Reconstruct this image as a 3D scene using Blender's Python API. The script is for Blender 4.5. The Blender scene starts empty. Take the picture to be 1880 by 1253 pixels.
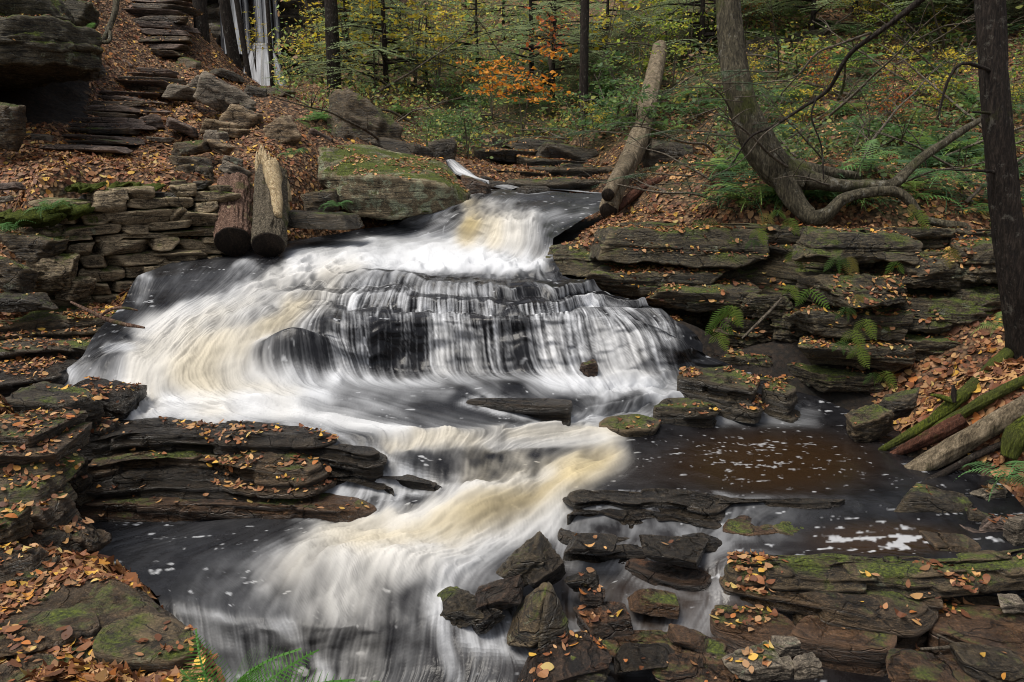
import bpy, math, random
import numpy as np
from mathutils import Vector, Matrix, Euler

# ------------------------------------------------------------------ camera, light, exposure
sc = bpy.context.scene
col = sc.collection
CZ = 2.4                       # eye height above the lower pool
F_PX, CX, CY = 28.0/36.0*1880.0, 940.0, 626.5
TH = math.atan(326.5/F_PX)     # camera looks down by this angle
CT, ST = math.cos(TH), math.sin(TH)
cd = bpy.data.cameras.new("camera"); cam = bpy.data.objects.new("camera", cd); col.objects.link(cam)
cam.location = (0, 0, CZ); cam.rotation_euler = (math.pi/2-TH, 0, 0)
cd.lens = 28; cd.sensor_width = 36; cd.clip_end = 600; cd.clip_start = 0.05
sc.camera = cam
SUN_EL, SUN_AZ = math.radians(66), math.radians(-115)     # azimuth from +Y towards +X
w = bpy.data.worlds.new("World"); sc.world = w; w.use_nodes = True
nt = w.node_tree; nt.nodes.clear()
sky = nt.nodes.new('ShaderNodeTexSky'); sky.sky_type = 'NISHITA'; sky.sun_disc = False
sky.sun_elevation = SUN_EL; sky.sun_rotation = SUN_AZ; sky.dust_density = 3.0; sky.air_density = 0.8; sky.ozone_density = 0.6
bg = nt.nodes.new('ShaderNodeBackground'); bg.inputs[1].default_value = 0.09
wo = nt.nodes.new('ShaderNodeOutputWorld')
hs = nt.nodes.new('ShaderNodeHueSaturation'); hs.inputs['Saturation'].default_value = .35      # thin overcast: a paler sky
nt.links.new(sky.outputs[0], hs.inputs['Color']); nt.links.new(hs.outputs[0], bg.inputs[0]); nt.links.new(bg.outputs[0], wo.inputs[0])
sl = bpy.data.lights.new("sun", 'SUN'); sl.energy = 1.5; sl.angle = math.radians(28); sl.color = (1, .94, .84)
so = bpy.data.objects.new("sun", sl); col.objects.link(so)
sd = Vector((math.sin(SUN_AZ)*math.cos(SUN_EL), math.cos(SUN_AZ)*math.cos(SUN_EL), math.sin(SUN_EL)))
so.rotation_euler = sd.to_track_quat('Z', 'Y').to_euler()
so.location = (0, 0, 30)
sc.view_settings.view_transform = 'Standard'; sc.view_settings.look = 'None'
sc.view_settings.gamma = 1; sc.view_settings.use_curve_mapping = False
sc.view_settings.exposure = 1.1
sc.render.engine = 'CYCLES'
sc.cycles.max_bounces = 5; sc.cycles.diffuse_bounces = 3; sc.cycles.glossy_bounces = 2
sc.cycles.transmission_bounces = 2; sc.cycles.transparent_max_bounces = 4
sc.cycles.use_denoising = True; sc.cycles.filter_width = 1.0

# ------------------------------------------------------------------ projection helpers
def W(px, py, d=None, z=None):
    """world point on the sight line of photo pixel (px,py), at forward distance d or height z"""
    a = (px-CX)/F_PX; b = (CY-py)/F_PX
    Y = CT+b*ST; Z = -ST+b*CT
    if d is None: d = Y*(z-CZ)/Z
    k = d/Y
    return np.array((a*k, d, CZ+Z*k))
def project(P):
    x, y, z = P[..., 0], P[..., 1], P[..., 2]-CZ
    w_ = y*CT-z*ST; v = y*ST+z*CT
    w_ = np.maximum(w_, .05)
    return CX+F_PX*x/w_, CY-F_PX*v/w_

# ------------------------------------------------------------------ numpy noise
def _h(i, j, k, s):
    n = (i*374761393 + j*668265263 + k*2147483647 + s*1274126177) & 0xffffffff
    n = ((n ^ (n >> 13))*1274126177) & 0xffffffff
    n = ((n ^ (n >> 16))*2246822519) & 0xffffffff
    return ((n ^ (n >> 15)) & 0xffffff)/float(0xffffff)
def noise3(P, seed=0):
    P = np.asarray(P, float); i = np.floor(P).astype(np.int64); f = P-i; f = f*f*(3-2*f)
    x, y, z = i[..., 0], i[..., 1], i[..., 2]; fx, fy, fz = f[..., 0], f[..., 1], f[..., 2]
    r = 0
    for a in (0, 1):
        for b in (0, 1):
            for c in (0, 1):
                r = r+_h(x+a, y+b, z+c, seed)*(fx if a else 1-fx)*(fy if b else 1-fy)*(fz if c else 1-fz)
    return r*2-1
def fbm(P, scale=1, oct=4, seed=0, gain=.5):
    P = np.asarray(P, float)*scale; r = 0; a = 1
    for o in range(oct):
        r = r+a*noise3(P, seed+o*17); P = P*2.03+11.3; a *= gain
    return r
def sstep(a, b, x):
    t = np.clip((x-a)/(b-a+1e-9), 0, 1); return t*t*(3-2*t)
def blur1(A, sig, axis):
    n = int(max(1, round(3*sig))); k = np.exp(-.5*(np.arange(-n, n+1)/sig)**2); k /= k.sum()
    pad = [(0, 0)]*A.ndim; pad[axis] = (n, n); B = np.pad(A, pad, mode='edge')
    out = np.zeros_like(A); L = A.shape[axis]
    for q in range(2*n+1):
        sl_ = [slice(None)]*A.ndim; sl_[axis] = slice(q, q+L); out += k[q]*B[tuple(sl_)]
    return out

# ------------------------------------------------------------------ mesh / object helpers
def mesh_np(name, V, faces, mats=None, smooth=True, attrs=None, colattr=None, midx=None):
    """faces: list of int arrays (n,k)"""
    me = bpy.data.meshes.new(name); V = np.asarray(V, np.float32)
    me.vertices.add(len(V)); me.vertices.foreach_set('co', V.ravel())
    faces = [np.asarray(f, np.int32) for f in faces if len(f)]
    nl = sum(f.size for f in faces); nf = sum(len(f) for f in faces)
    me.loops.add(nl); me.polygons.add(nf)
    me.loops.foreach_set('vertex_index', np.concatenate([f.ravel() for f in faces]))
    cnt = np.concatenate([np.full(len(f), f.shape[1]) for f in faces])
    st = np.concatenate(([0], np.cumsum(cnt)[:-1])).astype(np.int32)
    me.polygons.foreach_set('loop_start', st)
    me.polygons.foreach_set('use_smooth', np.full(nf, smooth, bool))
    if midx is not None: me.polygons.foreach_set('material_index', np.asarray(midx, np.int32))
    for k, v in (attrs or {}).items():
        a = me.attributes.new(k, 'FLOAT', 'POINT'); a.data.foreach_set('value', np.asarray(v, np.float32).ravel())
    if colattr is not None:
        a = me.attributes.new('Col', 'FLOAT_COLOR', 'POINT')
        c = np.ones((len(V), 4), np.float32); c[:, :3] = colattr; a.data.foreach_set('color', c.ravel())
    for m in (mats or []): me.materials.append(m)
    me.update(calc_edges=True)
    return me
def link(name, me, parent=None, loc=None, rot=None):
    o = bpy.data.objects.new(name, me); col.objects.link(o)
    if parent is not None: o.parent = parent
    if loc is not None: o.location = loc
    if rot is not None: o.rotation_euler = rot
    return o
def tag(o, label=None, cat=None, group=None, kind=None):
    if label: o['label'] = label
    if cat: o['category'] = cat
    if group: o['group'] = group
    if kind: o['kind'] = kind
    return o
def empty(name, loc, rz=0.0):
    o = bpy.data.objects.new(name, None); o.empty_display_size = .1; col.objects.link(o)
    o.location = loc; o.rotation_euler = (0, 0, rz); return o
def grid_faces(nr, nc, wrap=False):
    r = np.arange(nr-1)[:, None]; c = np.arange(nc if wrap else nc-1)[None, :]; c2 = (c+1) % nc
    return np.stack([r*nc+c, r*nc+c2, (r+1)*nc+c2, (r+1)*nc+c], -1).reshape(-1, 4)

# ------------------------------------------------------------------ materials
class NB:
    def __init__(s, name):
        s.m = bpy.data.materials.new(name); s.m.use_nodes = True; s.t = s.m.node_tree; s.t.nodes.clear()
        s.out = s.n('ShaderNodeOutputMaterial'); s.b = s.n('ShaderNodeBsdfPrincipled')
        s.l(s.b.outputs[0], s.out.inputs[0])
    def n(s, ty, **kw):
        x = s.t.nodes.new(ty)
        for k, v in kw.items(): setattr(x, k, v)
        return x
    def l(s, a, b): s.t.links.new(a, b)
    def set(s, sock, v):
        if hasattr(v, 'is_output') or isinstance(v, bpy.types.NodeSocket): s.l(v, sock)
        else: sock.default_value = v
    def pos(s, scale=(1, 1, 1)):
        g = s.n('ShaderNodeNewGeometry'); mp = s.n('ShaderNodeMapping'); mp.inputs[3].default_value = scale
        s.l(g.outputs['Position'], mp.inputs[0]); return mp.outputs[0]
    def obj(s, scale=(1, 1, 1)):
        g = s.n('ShaderNodeTexCoord'); mp = s.n('ShaderNodeMapping'); mp.inputs[3].default_value = scale
        s.l(g.outputs['Object'], mp.inputs[0]); return mp.outputs[0]
    def noise(s, vec, scale, detail=4, rough=.55, dist=0):
        x = s.n('ShaderNodeTexNoise'); s.l(vec, x.inputs['Vector'])
        x.inputs['Scale'].default_value = scale; x.inputs['Detail'].default_value = detail
        x.inputs['Roughness'].default_value = rough; x.inputs['Distortion'].default_value = dist
        return x.outputs[0]
    def vor(s, vec, scale, feature='F1'):
        x = s.n('ShaderNodeTexVoronoi', feature=feature); s.l(vec, x.inputs['Vector']); x.inputs['Scale'].default_value = scale
        return x
    def math(s, op, a, b=0., clamp=False):
        x = s.n('ShaderNodeMath', operation=op); x.use_clamp = clamp; s.set(x.inputs[0], a); s.set(x.inputs[1], b); return x.outputs[0]
    def ramp(s, fac, stops, interp='LINEAR'):
        x = s.n('ShaderNodeValToRGB'); x.color_ramp.interpolation = interp
        e = x.color_ramp.elements
        while len(e) < len(stops): e.new(.5)
        for i, (p, c) in enumerate(stops):
            e[i].position = p; e[i].color = (c, c, c, 1) if isinstance(c, (int, float)) else (*c, 1)
        s.set(x.inputs[0], fac); return x.outputs[0]
    def mix(s, fac, a, b, blend='MIX'):
        x = s.n('ShaderNodeMix', data_type='RGBA', blend_type=blend)
        s.set(x.inputs[0], fac)
        for sk, v in ((x.inputs[6], a), (x.inputs[7], b)):
            s.set(sk, (*v, 1) if isinstance(v, tuple) else v)
        return x.outputs[2]
    def attr(s, name):
        x = s.n('ShaderNodeAttribute'); x.attribute_name = name; return x
    def nz(s):
        g = s.n('ShaderNodeNewGeometry'); x = s.n('ShaderNodeSeparateXYZ'); s.l(g.outputs['Normal'], x.inputs[0]); return x.outputs[2]
    def bump(s, h, strength=.5, dist=.02):
        x = s.n('ShaderNodeBump'); x.inputs['Strength'].default_value = strength; x.inputs['Distance'].default_value = dist
        s.l(h, x.inputs['Height']); s.l(x.outputs[0], s.b.inputs['Normal'])
    def fin(s, color, rough=.8, spec=.4):
        s.set(s.b.inputs['Base Color'], (*color, 1) if isinstance(color, tuple) else color)
        s.set(s.b.inputs['Roughness'], rough); s.set(s.b.inputs['Specular IOR Level'], spec); return s.m

def rock_mat(name, c1, c2, c3, moss=.0, wet=.0, lichen=.0, scale=1.0, rust=0.0):
    b = NB(name); p = b.pos((1, 1, 5)); q = b.pos()
    n1 = b.noise(p, 2.2*scale, 6, .65, .6); n2 = b.noise(q, 1.1*scale, 4, .6); n3 = b.noise(p, 14*scale, 5, .7)
    colr = b.ramp(n1, [(.30, c1), (.52, c2), (.72, c3)])
    colr = b.mix(b.ramp(n3, [(.35, .7), (.62, 0.)]), colr, tuple(x*.35 for x in c1))
    colr = b.mix(b.ramp(n2, [(.4, 0.), (.7, .55)]), colr, tuple(x*1.15 for x in c2))
    if rust:
        n6 = b.noise(q, 5, 5, .6); colr = b.mix(b.ramp(n6, [(.62-.25*rust, 0.), (.75-.2*rust, .9)]), colr, (.19, .075, .026))
    if lichen:
        n4 = b.noise(q, 6, 4, .7, .5); colr = b.mix(b.ramp(n4, [(.66-lichen*.16, 0.), (.72-lichen*.12, .75)]), colr, (.25, .28, .19) if lichen < .9 else (.33, .38, .25))
    lines = b.noise(b.pos((1, 1, 16)), 2.6*scale, 5, .7, .8); lk = b.ramp(lines, [(.40, .9), (.47, 0.)])
    colr = b.mix(lk, colr, tuple(x*.3 for x in c1))
    nx = b.n('ShaderNodeTexNoise'); b.l(q, nx.inputs['Vector']); nx.inputs['Scale'].default_value = 4.0; nx.inputs['Detail'].default_value = 4
    va = b.n('ShaderNodeVectorMath', operation='MULTIPLY_ADD'); b.l(nx.outputs['Color'], va.inputs[0]); va.inputs[1].default_value = (.35, .35, .25); b.l(b.pos((1, 1, 2.4)), va.inputs[2])
    vo = b.vor(va.outputs[0], 3.1*scale, 'DISTANCE_TO_EDGE'); ck = b.math('MULTIPLY', b.ramp(vo.outputs['Distance'], [(.0, 1.), (.030, 0.)]), b.ramp(n2, [(.42, 1.), (.58, .25)]))
    colr = b.mix(b.math('MULTIPLY', ck, .85), colr, tuple(x*.2 for x in c1))
    n8 = b.noise(b.pos((1, 1, 2)), 26*scale, 6, .75); colr = b.mix(b.ramp(n8, [(.50, 0.), (.70, .55)]), colr, tuple(min(1, x*1.5) for x in c3))
    n9 = b.noise(q, 95*scale, 3, .8); colr = b.mix(1., colr, b.ramp(n9, [(.30, .45), (.50, 1.), (.68, 1.7)]), 'MULTIPLY')
    n10 = b.noise(b.pos((1, 1, 4)), 33*scale, 4, .75); colr = b.mix(1., colr, b.ramp(n10, [(.32, .5), (.52, 1.), (.70, 1.55)]), 'MULTIPLY')
    pt = b.n('ShaderNodeNewGeometry').outputs['Pointiness']
    colr = b.mix(b.ramp(pt, [(.515, 0.), (.58, .55)]), colr, tuple(min(1, x*1.35) for x in c3))
    rough = .75-.45*wet
    if moss:
        n5 = b.noise(q, 3.0, 6, .68, .4); f = b.math('ADD', b.math('MULTIPLY', b.nz(), .22), n5)
        mk = b.ramp(f, [(.80-.26*moss, 0.), (.90-.24*moss, 1.)])
        mn = b.noise(q, 60, 3, .6)
        mc = b.ramp(mn, [(.33, (.020, .028, .004)), (.55, (.082, .105, .009)), (.72, (.165, .20, .02))])
        colr = b.mix(mk, colr, mc)
        rgh = b.mix(mk, (rough,)*3, (.95,)*3)
    else: rgh = rough
    if wet:
        n7 = b.noise(q, 3.3, 3, .5); rr = b.ramp(n7, [(.38, .46-.26*wet), (.62, rough+.15)])
        rgh = rr if not moss else b.mix(mk, rr, (.95,)*3)
    h = b.math('ADD', b.noise(p, 9*scale, 8, .72, .3), b.math('MULTIPLY', b.noise(q, 40, 5, .7), .5)); h = b.math('SUBTRACT', h, b.math('MULTIPLY', lk, .35)); h = b.math('SUBTRACT', h, b.math('MULTIPLY', ck, .8))
    b.bump(b.math('ADD', h, b.math('MULTIPLY', n9, .25)), 1.0, .05)
    return b.fin(colr, rgh, .4 if not wet else .55)

M = {}
M['rock_dark'] = rock_mat('rock_dark', (0.017, 0.013, 0.007), (0.047, 0.035, 0.021), (0.111, 0.085, 0.050), moss=.35, wet=.75)
M['rock_wet'] = rock_mat('rock_wet', (0.010, 0.007, 0.005), (0.022, 0.017, 0.011), (0.064, 0.047, 0.030), moss=.0, wet=.95)
M['rock_ledge'] = rock_mat('rock_ledge', (0.023, 0.016, 0.009), (0.070, 0.048, 0.027), (0.159, 0.103, 0.056), moss=.3, wet=.8)
M['rock_cliff'] = rock_mat('rock_cliff', (0.019, 0.015, 0.007), (0.068, 0.052, 0.027), (0.175, 0.136, 0.073), moss=.60, wet=.25, lichen=.3)
M['rock_moss'] = rock_mat('rock_moss', (0.028, 0.019, 0.010), (0.087, 0.061, 0.030), (0.175, 0.124, 0.065), moss=.62, wet=.1, lichen=.35)
M['rock_grey'] = rock_mat('rock_grey', (.07, .056, .042), (.165, .135, .10), (.30, .25, .185), moss=.15, lichen=.3)
M['rock_tan'] = rock_mat('rock_tan', (.10, .068, .038), (.235, .165, .095), (.38, .28, .17), moss=.15)
M['rock_purple'] = rock_mat('rock_purple', (.05, .036, .028), (.125, .088, .068), (.23, .165, .13), moss=.1)
M['rock_brown'] = rock_mat('rock_brown', (0.028, 0.015, 0.007), (0.076, 0.040, 0.019), (0.148, 0.081, 0.041), moss=.35, wet=.75)
M['rock_rust'] = rock_mat('rock_rust', (.012, .008, .006), (.036, .023, .015), (.085, .050, .030), wet=.8, rust=.22)
M['rock_wall'] = rock_mat('rock_wall', (.085, .062, .034), (.26, .195, .115), (.44, .345, .215), moss=.52, lichen=.15)

def ground_mat():
    b = NB('leaf_litter_ground'); q = b.pos()
    v = b.vor(q, 22); c = b.ramp(b.math('FRACT', b.math('MULTIPLY', v.outputs['Color'], 3.7)),
        [(0, (.045, .024, .013)), (.3, (.11, .058, .030)), (.6, (.18, .10, .05)), (.8, (.24, .15, .08)), (.95, (.13, .08, .05))])
    e = b.ramp(v.outputs['Distance'], [(.35, 0.), (.75, .85)])
    c = b.mix(e, c, (.014, .009, .006))
    n = b.noise(q, .55, 5, .6); a = b.attr('green')
    g = b.ramp(b.noise(q, 30, 4, .7), [(.35, (.012, .018, .006)), (.6, (.035, .048, .012)), (.75, (.07, .085, .02))])
    f = b.math('ADD', n, b.math('MULTIPLY', a.outputs['Fac'], .35))
    c = b.mix(b.ramp(f, [(.58, 0.), (.72, .85)]), c, g)
    w_ = b.attr('wetbed_shade').outputs['Fac']; c = b.mix(w_, c, (.012, .011, .010))  # dark colour for the streambed and for shade painted into the outcrop hollow
    b.bump(b.math('ADD', b.math('MULTIPLY', v.outputs['Distance'], b.math('SUBTRACT', 1., w_)), b.noise(q, 9, 6, .7)), .8, .04)
    return b.fin(c, .85, .25)
M['ground'] = ground_mat()

def leafy(name, rough=.65, trans=.25, spec=.3):
    """double-sided leaf with its own colour attribute and a little light coming through"""
    b = NB(name); a = b.attr('Col').outputs['Color']
    tr = b.n('ShaderNodeBsdfTranslucent'); b.l(a, tr.inputs[0])
    ms = b.n('ShaderNodeMixShader'); ms.inputs[0].default_value = trans
    b.fin(a, rough, spec); b.l(b.b.outputs[0], ms.inputs[1]); b.l(tr.outputs[0], ms.inputs[2]); b.l(ms.outputs[0], b.out.inputs[0])
    return b.m
M['leaf'] = leafy('dead_leaf', .6, .12); M['foliage'] = leafy('green_foliage', .55, .45)

def bark_mat(name, c1, c2, c3, moss=.2, pale=0.0, sc_=1.0):
    b = NB(name); p = b.obj((7*sc_, 7*sc_, 1.3*sc_)); q = b.obj()
    n1 = b.noise(p, 5, 6, .7, .5); n2 = b.noise(q, 2.5, 5, .65)
    c = b.ramp(n1, [(.35, c1), (.5, c2), (.66, c3)])
    if pale:
        n3 = b.noise(b.obj((9, 9, 9)), 1.2, 5, .7); c = b.mix(b.ramp(n3, [(.58, 0.), (.66, pale)]), c, (.26, .25, .21))
    if moss: c = b.mix(b.ramp(n2, [(.66-.2*moss, 0.), (.78-.2*moss, .85)]), c, (.06, .068, .014))
    n4 = b.noise(b.obj((22, 22, 5)), 4, 5, .75); c = b.mix(1., c, b.ramp(n4, [(.32, .4), (.52, 1.), (.7, 1.7)]), 'MULTIPLY')
    b.bump(b.math('ADD', n1, b.math('MULTIPLY', n4, .5)), 1., .035)
    return b.fin(c, .85, .25)
M['bark_dark'] = bark_mat('bark_dark', (.008, .006, .005), (.022, .016, .012), (.055, .042, .032), .1, .35, 1.4)
M['bark_grey'] = bark_mat('bark_grey', (.022, .018, .012), (.10, .082, .055), (.24, .20, .145), .55, .1, 1.6)
M['bark_beech'] = bark_mat('bark_beech', (.022, .019, .012), (.070, .060, .038), (.15, .130, .088), .45, .6, .9)
M['bark_tan'] = bark_mat('bark_tan', (.06, .045, .028), (.16, .125, .08), (.27, .215, .145), .3, .3, .5)
M['bark_red'] = bark_mat('bark_red', (.03, .016, .010), (.15, .085, .058), (.33, .22, .16), .55, 0, 1.6)
M['bark_moss'] = bark_mat('bark_moss', (.03, .04, .006), (.085, .105, .010), (.16, .18, .018), .9, 0, 2.5)
M['wood_pale'] = bark_mat('wood_pale', (.22, .15, .075), (.46, .35, .2), (.62, .51, .33), 0)
M['wood_end'] = bark_mat('wood_end', (.010, .007, .005), (.022, .015, .010), (.045, .03, .02), 0)
M['wood_red'] = bark_mat('wood_red', (.035, .014, .008), (.09, .035, .02), (.15, .065, .04), .15)
M['twig'] = bark_mat('twig', (.05, .04, .03), (.12, .10, .075), (.2, .17, .13), 0)

# ------------------------------------------------------------------ water surface from feature lines (photo pixel, height)
LINES = [
 (14, [(200,1420,-.5),(900,1420,-.5),(1000,1420,-.3),(1950,1420,-.3)]),
 (60, [(330,1253,-.27),(800,1253,-.27),(930,1252,-.22),(1300,1250,-.2),(1950,1250,-.25)]),
 (50, [(290,1085,0),(420,1128,0),(560,1150,0),(700,1142,0),(820,1132,-.03),(950,1150,-.12),(1300,1150,-.14),(1950,1150,-.2)]),
 (60, [(130,1000,.02),(400,1020,.02),(560,1030,.05),(700,1030,.07),(820,1040,.03),(950,1060,-.05),(1060,1080,-.08),(1180,1080,-.06),(1310,1062,.0),(1350,1030,.1),(1950,1030,.12)]),
 (40, [(120,985,.03),(300,962,.03),(500,948,.03),(640,955,.05),(760,975,.1),(860,985,.08),(960,1000,.03),(1030,1012,-.02),(1180,1030,.0),(1300,1030,.06),(1350,1010,.13),(1950,1000,.13)]),
 (50, [(110,975,.02),(300,968,.02),(500,958,.03),(600,940,.06),(720,930,.13),(820,925,.17),(900,905,.2),(1000,885,.21),(1060,905,.2),(1300,910,.2),(1560,915,.2),(1650,905,.2),(1900,960,.14)]),
 (60, [(110,955,.0),(300,950,.0),(500,945,.01),(600,922,.09),(700,905,.16),(800,892,.18),(900,872,.21),(1000,862,.22),(1100,850,.21),(1300,840,.2),(1560,840,.2),(1680,860,.2),(1850,900,.2)]),
 (60, [(110,768,.48),(300,768,.48),(480,770,.48),(560,785,.46),(620,798,.43),(700,815,.38),(800,828,.33),(900,832,.29),(1000,815,.27),(1100,798,.25),(1180,790,.25),(1300,782,.23),(1500,782,.21),(1640,790,.21)]),
 (40, [(110,745,.5),(300,755,.5),(500,755,.5),(700,775,.47),(850,785,.42),(1000,772,.38),(1100,760,.35),(1200,750,.33),(1300,745,.31),(1400,748,.28),(1580,765,.22)]),
 (50, [(110,718,.56),(250,738,.55),(400,742,.55),(550,722,.54),(700,718,.53),(850,718,.53),(950,715,.52),(1050,728,.47),(1150,718,.46),(1250,702,.45),(1400,718,.37),(1540,745,.26)]),
 (40, [(112,705,.6),(220,722,.57),(320,727,.57),(420,707,.57),(500,692,.58),(600,692,.56),(720,682,.55),(850,685,.54),(1000,690,.53),(1100,690,.52),(1230,685,.5),(1300,690,.47),(1420,702,.40)]),
 (110, [(120,682,.68),(200,655,.78),(300,640,.85),(400,612,.9),(480,600,.95),(560,592,.98),(640,600,.98),(720,588,1.0),(800,582,1.02),(900,585,1.02),(1000,588,1.0),(1100,583,.99),(1180,594,.93),(1230,618,.83),(1290,650,.66)]),
 (40, [(150,660,.82),(220,620,.9),(300,592,1.0),(400,572,1.03),(500,548,1.1),(600,548,1.1),(700,552,1.12),(800,556,1.1),(900,562,1.08),(1000,565,1.07),(1100,557,1.06),(1200,577,1.0),(1240,602,.9),(1290,632,.75)]),
 (50, [(220,570,1.04),(330,556,1.1),(420,542,1.13),(520,522,1.2),(620,517,1.23),(700,522,1.22),(800,532,1.2),(900,540,1.17),(1000,545,1.15),(1100,537,1.14),(1150,550,1.1),(1200,566,1.05),(1240,592,.95)]),
 (40, [(235,545,1.12),(350,534,1.16),(450,512,1.24),(560,498,1.3),(700,502,1.3),(800,506,1.29),(900,506,1.29),(1000,510,1.27),(1050,520,1.24),(1130,535,1.18)]),
 (40, [(245,520,1.24),(330,502,1.29),(450,492,1.32),(560,482,1.35),(700,482,1.36),(850,490,1.34),(950,490,1.33),(1040,502,1.3)]),
 (60, [(255,505,1.28),(400,485,1.34),(520,465,1.38),(620,456,1.4),(700,442,1.42),(800,440,1.43),(850,444,1.44),(900,456,1.42),(980,465,1.4),(1015,480,1.37)]),
 (70, [(520,448,1.41),(700,432,1.46),(780,422,1.54),(840,402,1.74),(900,397,1.77),(960,405,1.74),(1000,420,1.64),(1015,440,1.53)]),
 (40, [(740,415,1.58),(860,377,1.87),(950,369,1.9),(1050,372,1.88),(1115,384,1.8)]),
 (20, [(800,364,1.94),(900,356,1.98),(1000,358,1.97),(1118,366,1.92)]),
 (14, [(820,344,2.04),(950,348,2.02),(1000,350,2.02),(1120,354,2.0)]),
]
SD = np.linspace(-.75, .95, 3401)
LY, LT, LL, LR = [], [], [], []
for n_, pts in LINES:
    P = np.array([W(a, b, z=c) for a, b, c in pts]); s = P[:, 0]/P[:, 1]; t = (CZ-P[:, 2])/P[:, 1]
    o = np.argsort(s); s, t, y = s[o], t[o], P[o, 1]
    LY.append(blur1(np.interp(SD, s, y), 14, 0)); LT.append(blur1(np.interp(SD, s, t), 14, 0)); LL.append(s[0]); LR.append(s[-1])
for j in range(1, len(LY)): LY[j] = np.maximum(LY[j], LY[j-1]+.05)
LZ = [CZ-t*y for t, y in zip(LT, LY)]
NC = 1000
rows_s, rows_y, rows_z = [], [], []
uu = np.linspace(0, 1, NC)
for j in range(len(LINES)-1):
    n_ = LINES[j][0]
    for k in range(n_):
        t = k/n_
        sL = LL[j]*(1-t)+LL[j+1]*t; sR = LR[j]*(1-t)+LR[j+1]*t
        s = sL+(sR-sL)*uu
        ya, yb = np.interp(s, SD, LY[j]), np.interp(s, SD, LY[j+1]); za, zb = np.interp(s, SD, LZ[j]), np.interp(s, SD, LZ[j+1])
        rows_s.append(s); rows_y.append(ya*(1-t)+yb*t); rows_z.append(za*(1-t)+zb*t)
WS, WY, WZ = (np.array(a) for a in (rows_s, rows_y, rows_z))
WS = blur1(WS, 7, 0); WY = blur1(blur1(WY, 5, 0), 4, 1); WZ = blur1(blur1(WZ, 5, 0), 4, 1)
WX = WS*WY
WP = np.stack([WX, WY, WZ], -1); NR = len(WP)
# break the straight sheets: lumps of rock under the flow, chops in the white water
lump = fbm(WP*np.array((1.6, 1.6, 2.5)), 1.3, 4, 5); 
ledge = fbm(np.stack([WX*2.6, WY*.8, WZ*7], -1), 1.0, 3, 9)
wpx, wpy = project(WP)
steep = np.clip(np.abs(np.gradient(WZ, axis=0))/(np.abs(np.gradient(WY, axis=0))+.004), 0, 3)
calm = np.exp(-(((wpx-1420)/190)**2+((wpy-850)/60)**2)**2)+np.exp(-(((wpx-1620)/140)**2+((wpy-990)/32)**2)**2)
calm = np.clip(calm, 0, 1)
WZ = WZ+(1-calm)*(.026*lump*np.clip(steep+.35, 0, 1))
WY = WY+(1-calm)*(.05*ledge*np.clip(steep, 0, 1))
# the bedrock under the thin upper sheet comes down in small steps
zone = sstep(1.02, 1.08, WZ)*sstep(1.40, 1.34, WZ)*sstep(430, 560, wpx)*(wpy > 440)
zone2 = .7*sstep(.26, .30, WZ)*sstep(.56, .50, WZ)*sstep(1020, 1090, wpx)
zone = np.clip(zone+zone2, 0, 1); stp = .125
_j1 = noise3(np.stack([WX*1.5, WY*.6, 0*WX], -1), 12); _j2 = noise3(np.stack([WX*4.5, WY*2, 0*WX], -1), 13)
jit = .55*(np.floor(_j1*3.5)/3.5)+.28*(np.floor(_j2*3)/3); jit = blur1(blur1(jit, 4, 0), 5, 1)+.10*noise3(np.stack([WX*14, WY*10, 0*WX], -1), 14)
zz = WZ/stp+jit; fr = zz-np.floor(zz); riser = sstep(.55, .75, fr)*sstep(1.0, .9, fr)*zone; tread = (1-sstep(.5, .62, fr))*zone
WZ = WZ*(1-zone)+zone*((np.floor(zz)+.12*fr+.88*sstep(.62, .95, fr)-jit)*stp)
WY = WY-zone*.03*sstep(.55, .75, fr)
wpx, wpy = project(np.stack([WX, WY, WZ], -1))
def dome(px, py, rx, ry, h):
    g = np.exp(-(((wpx-px)/rx)**2+((wpy-py)/ry)**2)); return h*g
for d_ in ((545,666,80,30,.30),(605,600,26,40,.06),(700,640,14,40,.05),(965,645,18,40,.06),(935,715,75,22,.06),(700,860,110,18,.05),(660,505,60,14,.05),
           (230,668,50,20,.06),(880,470,60,14,.03),(1180,640,40,40,.05),(870,930,80,40,.10),(620,1040,90,45,.10),(560,1080,60,40,.05),(760,1030,60,30,.06),(500,740,120,12,.04),(800,800,120,10,.05),(1000,790,90,10,.05)):
    WZ = WZ+dome(*d_)
# ---- strokes: pixel path, radius, foam, cream tint
ST_ = []
def S(pts, r, f, t=0.):
    flat_ = 495 < pts[0][1] < 572 and abs(pts[-1][1]-pts[0][1]) < .35*abs(pts[-1][0]-pts[0][0])
    ST_.append((pts, r, f, t, 0. if flat_ else 1.))
S([(872,380),(858,440)],16,.85,1.); S([(905,385),(905,448)],16,.92,.55); S([(940,385),(948,455)],16,.95,.3); S([(975,400),(985,460)],12,.8,.2)
S([(1070,378),(1005,400),(990,450)],16,.34); S([(1095,372),(980,366),(880,380)],14,.16); S([(1080,360),(960,352),(870,352)],9,.12); S([(840,395),(800,425)],12,.4)
S([(870,458),(780,462),(660,474),(550,492)],20,1.0,.04); S([(960,470),(860,482),(700,490)],16,1.); S([(820,440),(720,450),(620,468)],10,.75); S([(985,478),(900,490),(760,496)],10,.95)
S([(640,492),(530,522),(440,570),(350,606),(280,640)],24,.88,.35); S([(560,500),(440,545),(340,575),(265,610)],16,.9,.1); S([(610,530),(520,585),(450,640)],22,.8,.65)
S([(670,520),(600,545),(560,600)],16,.6); S([(330,505),(295,545)],22,.20); S([(400,495),(350,540)],16,.18); S([(455,492),(410,540)],14,.5); S([(265,510),(262,545)],10,.5)
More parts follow.
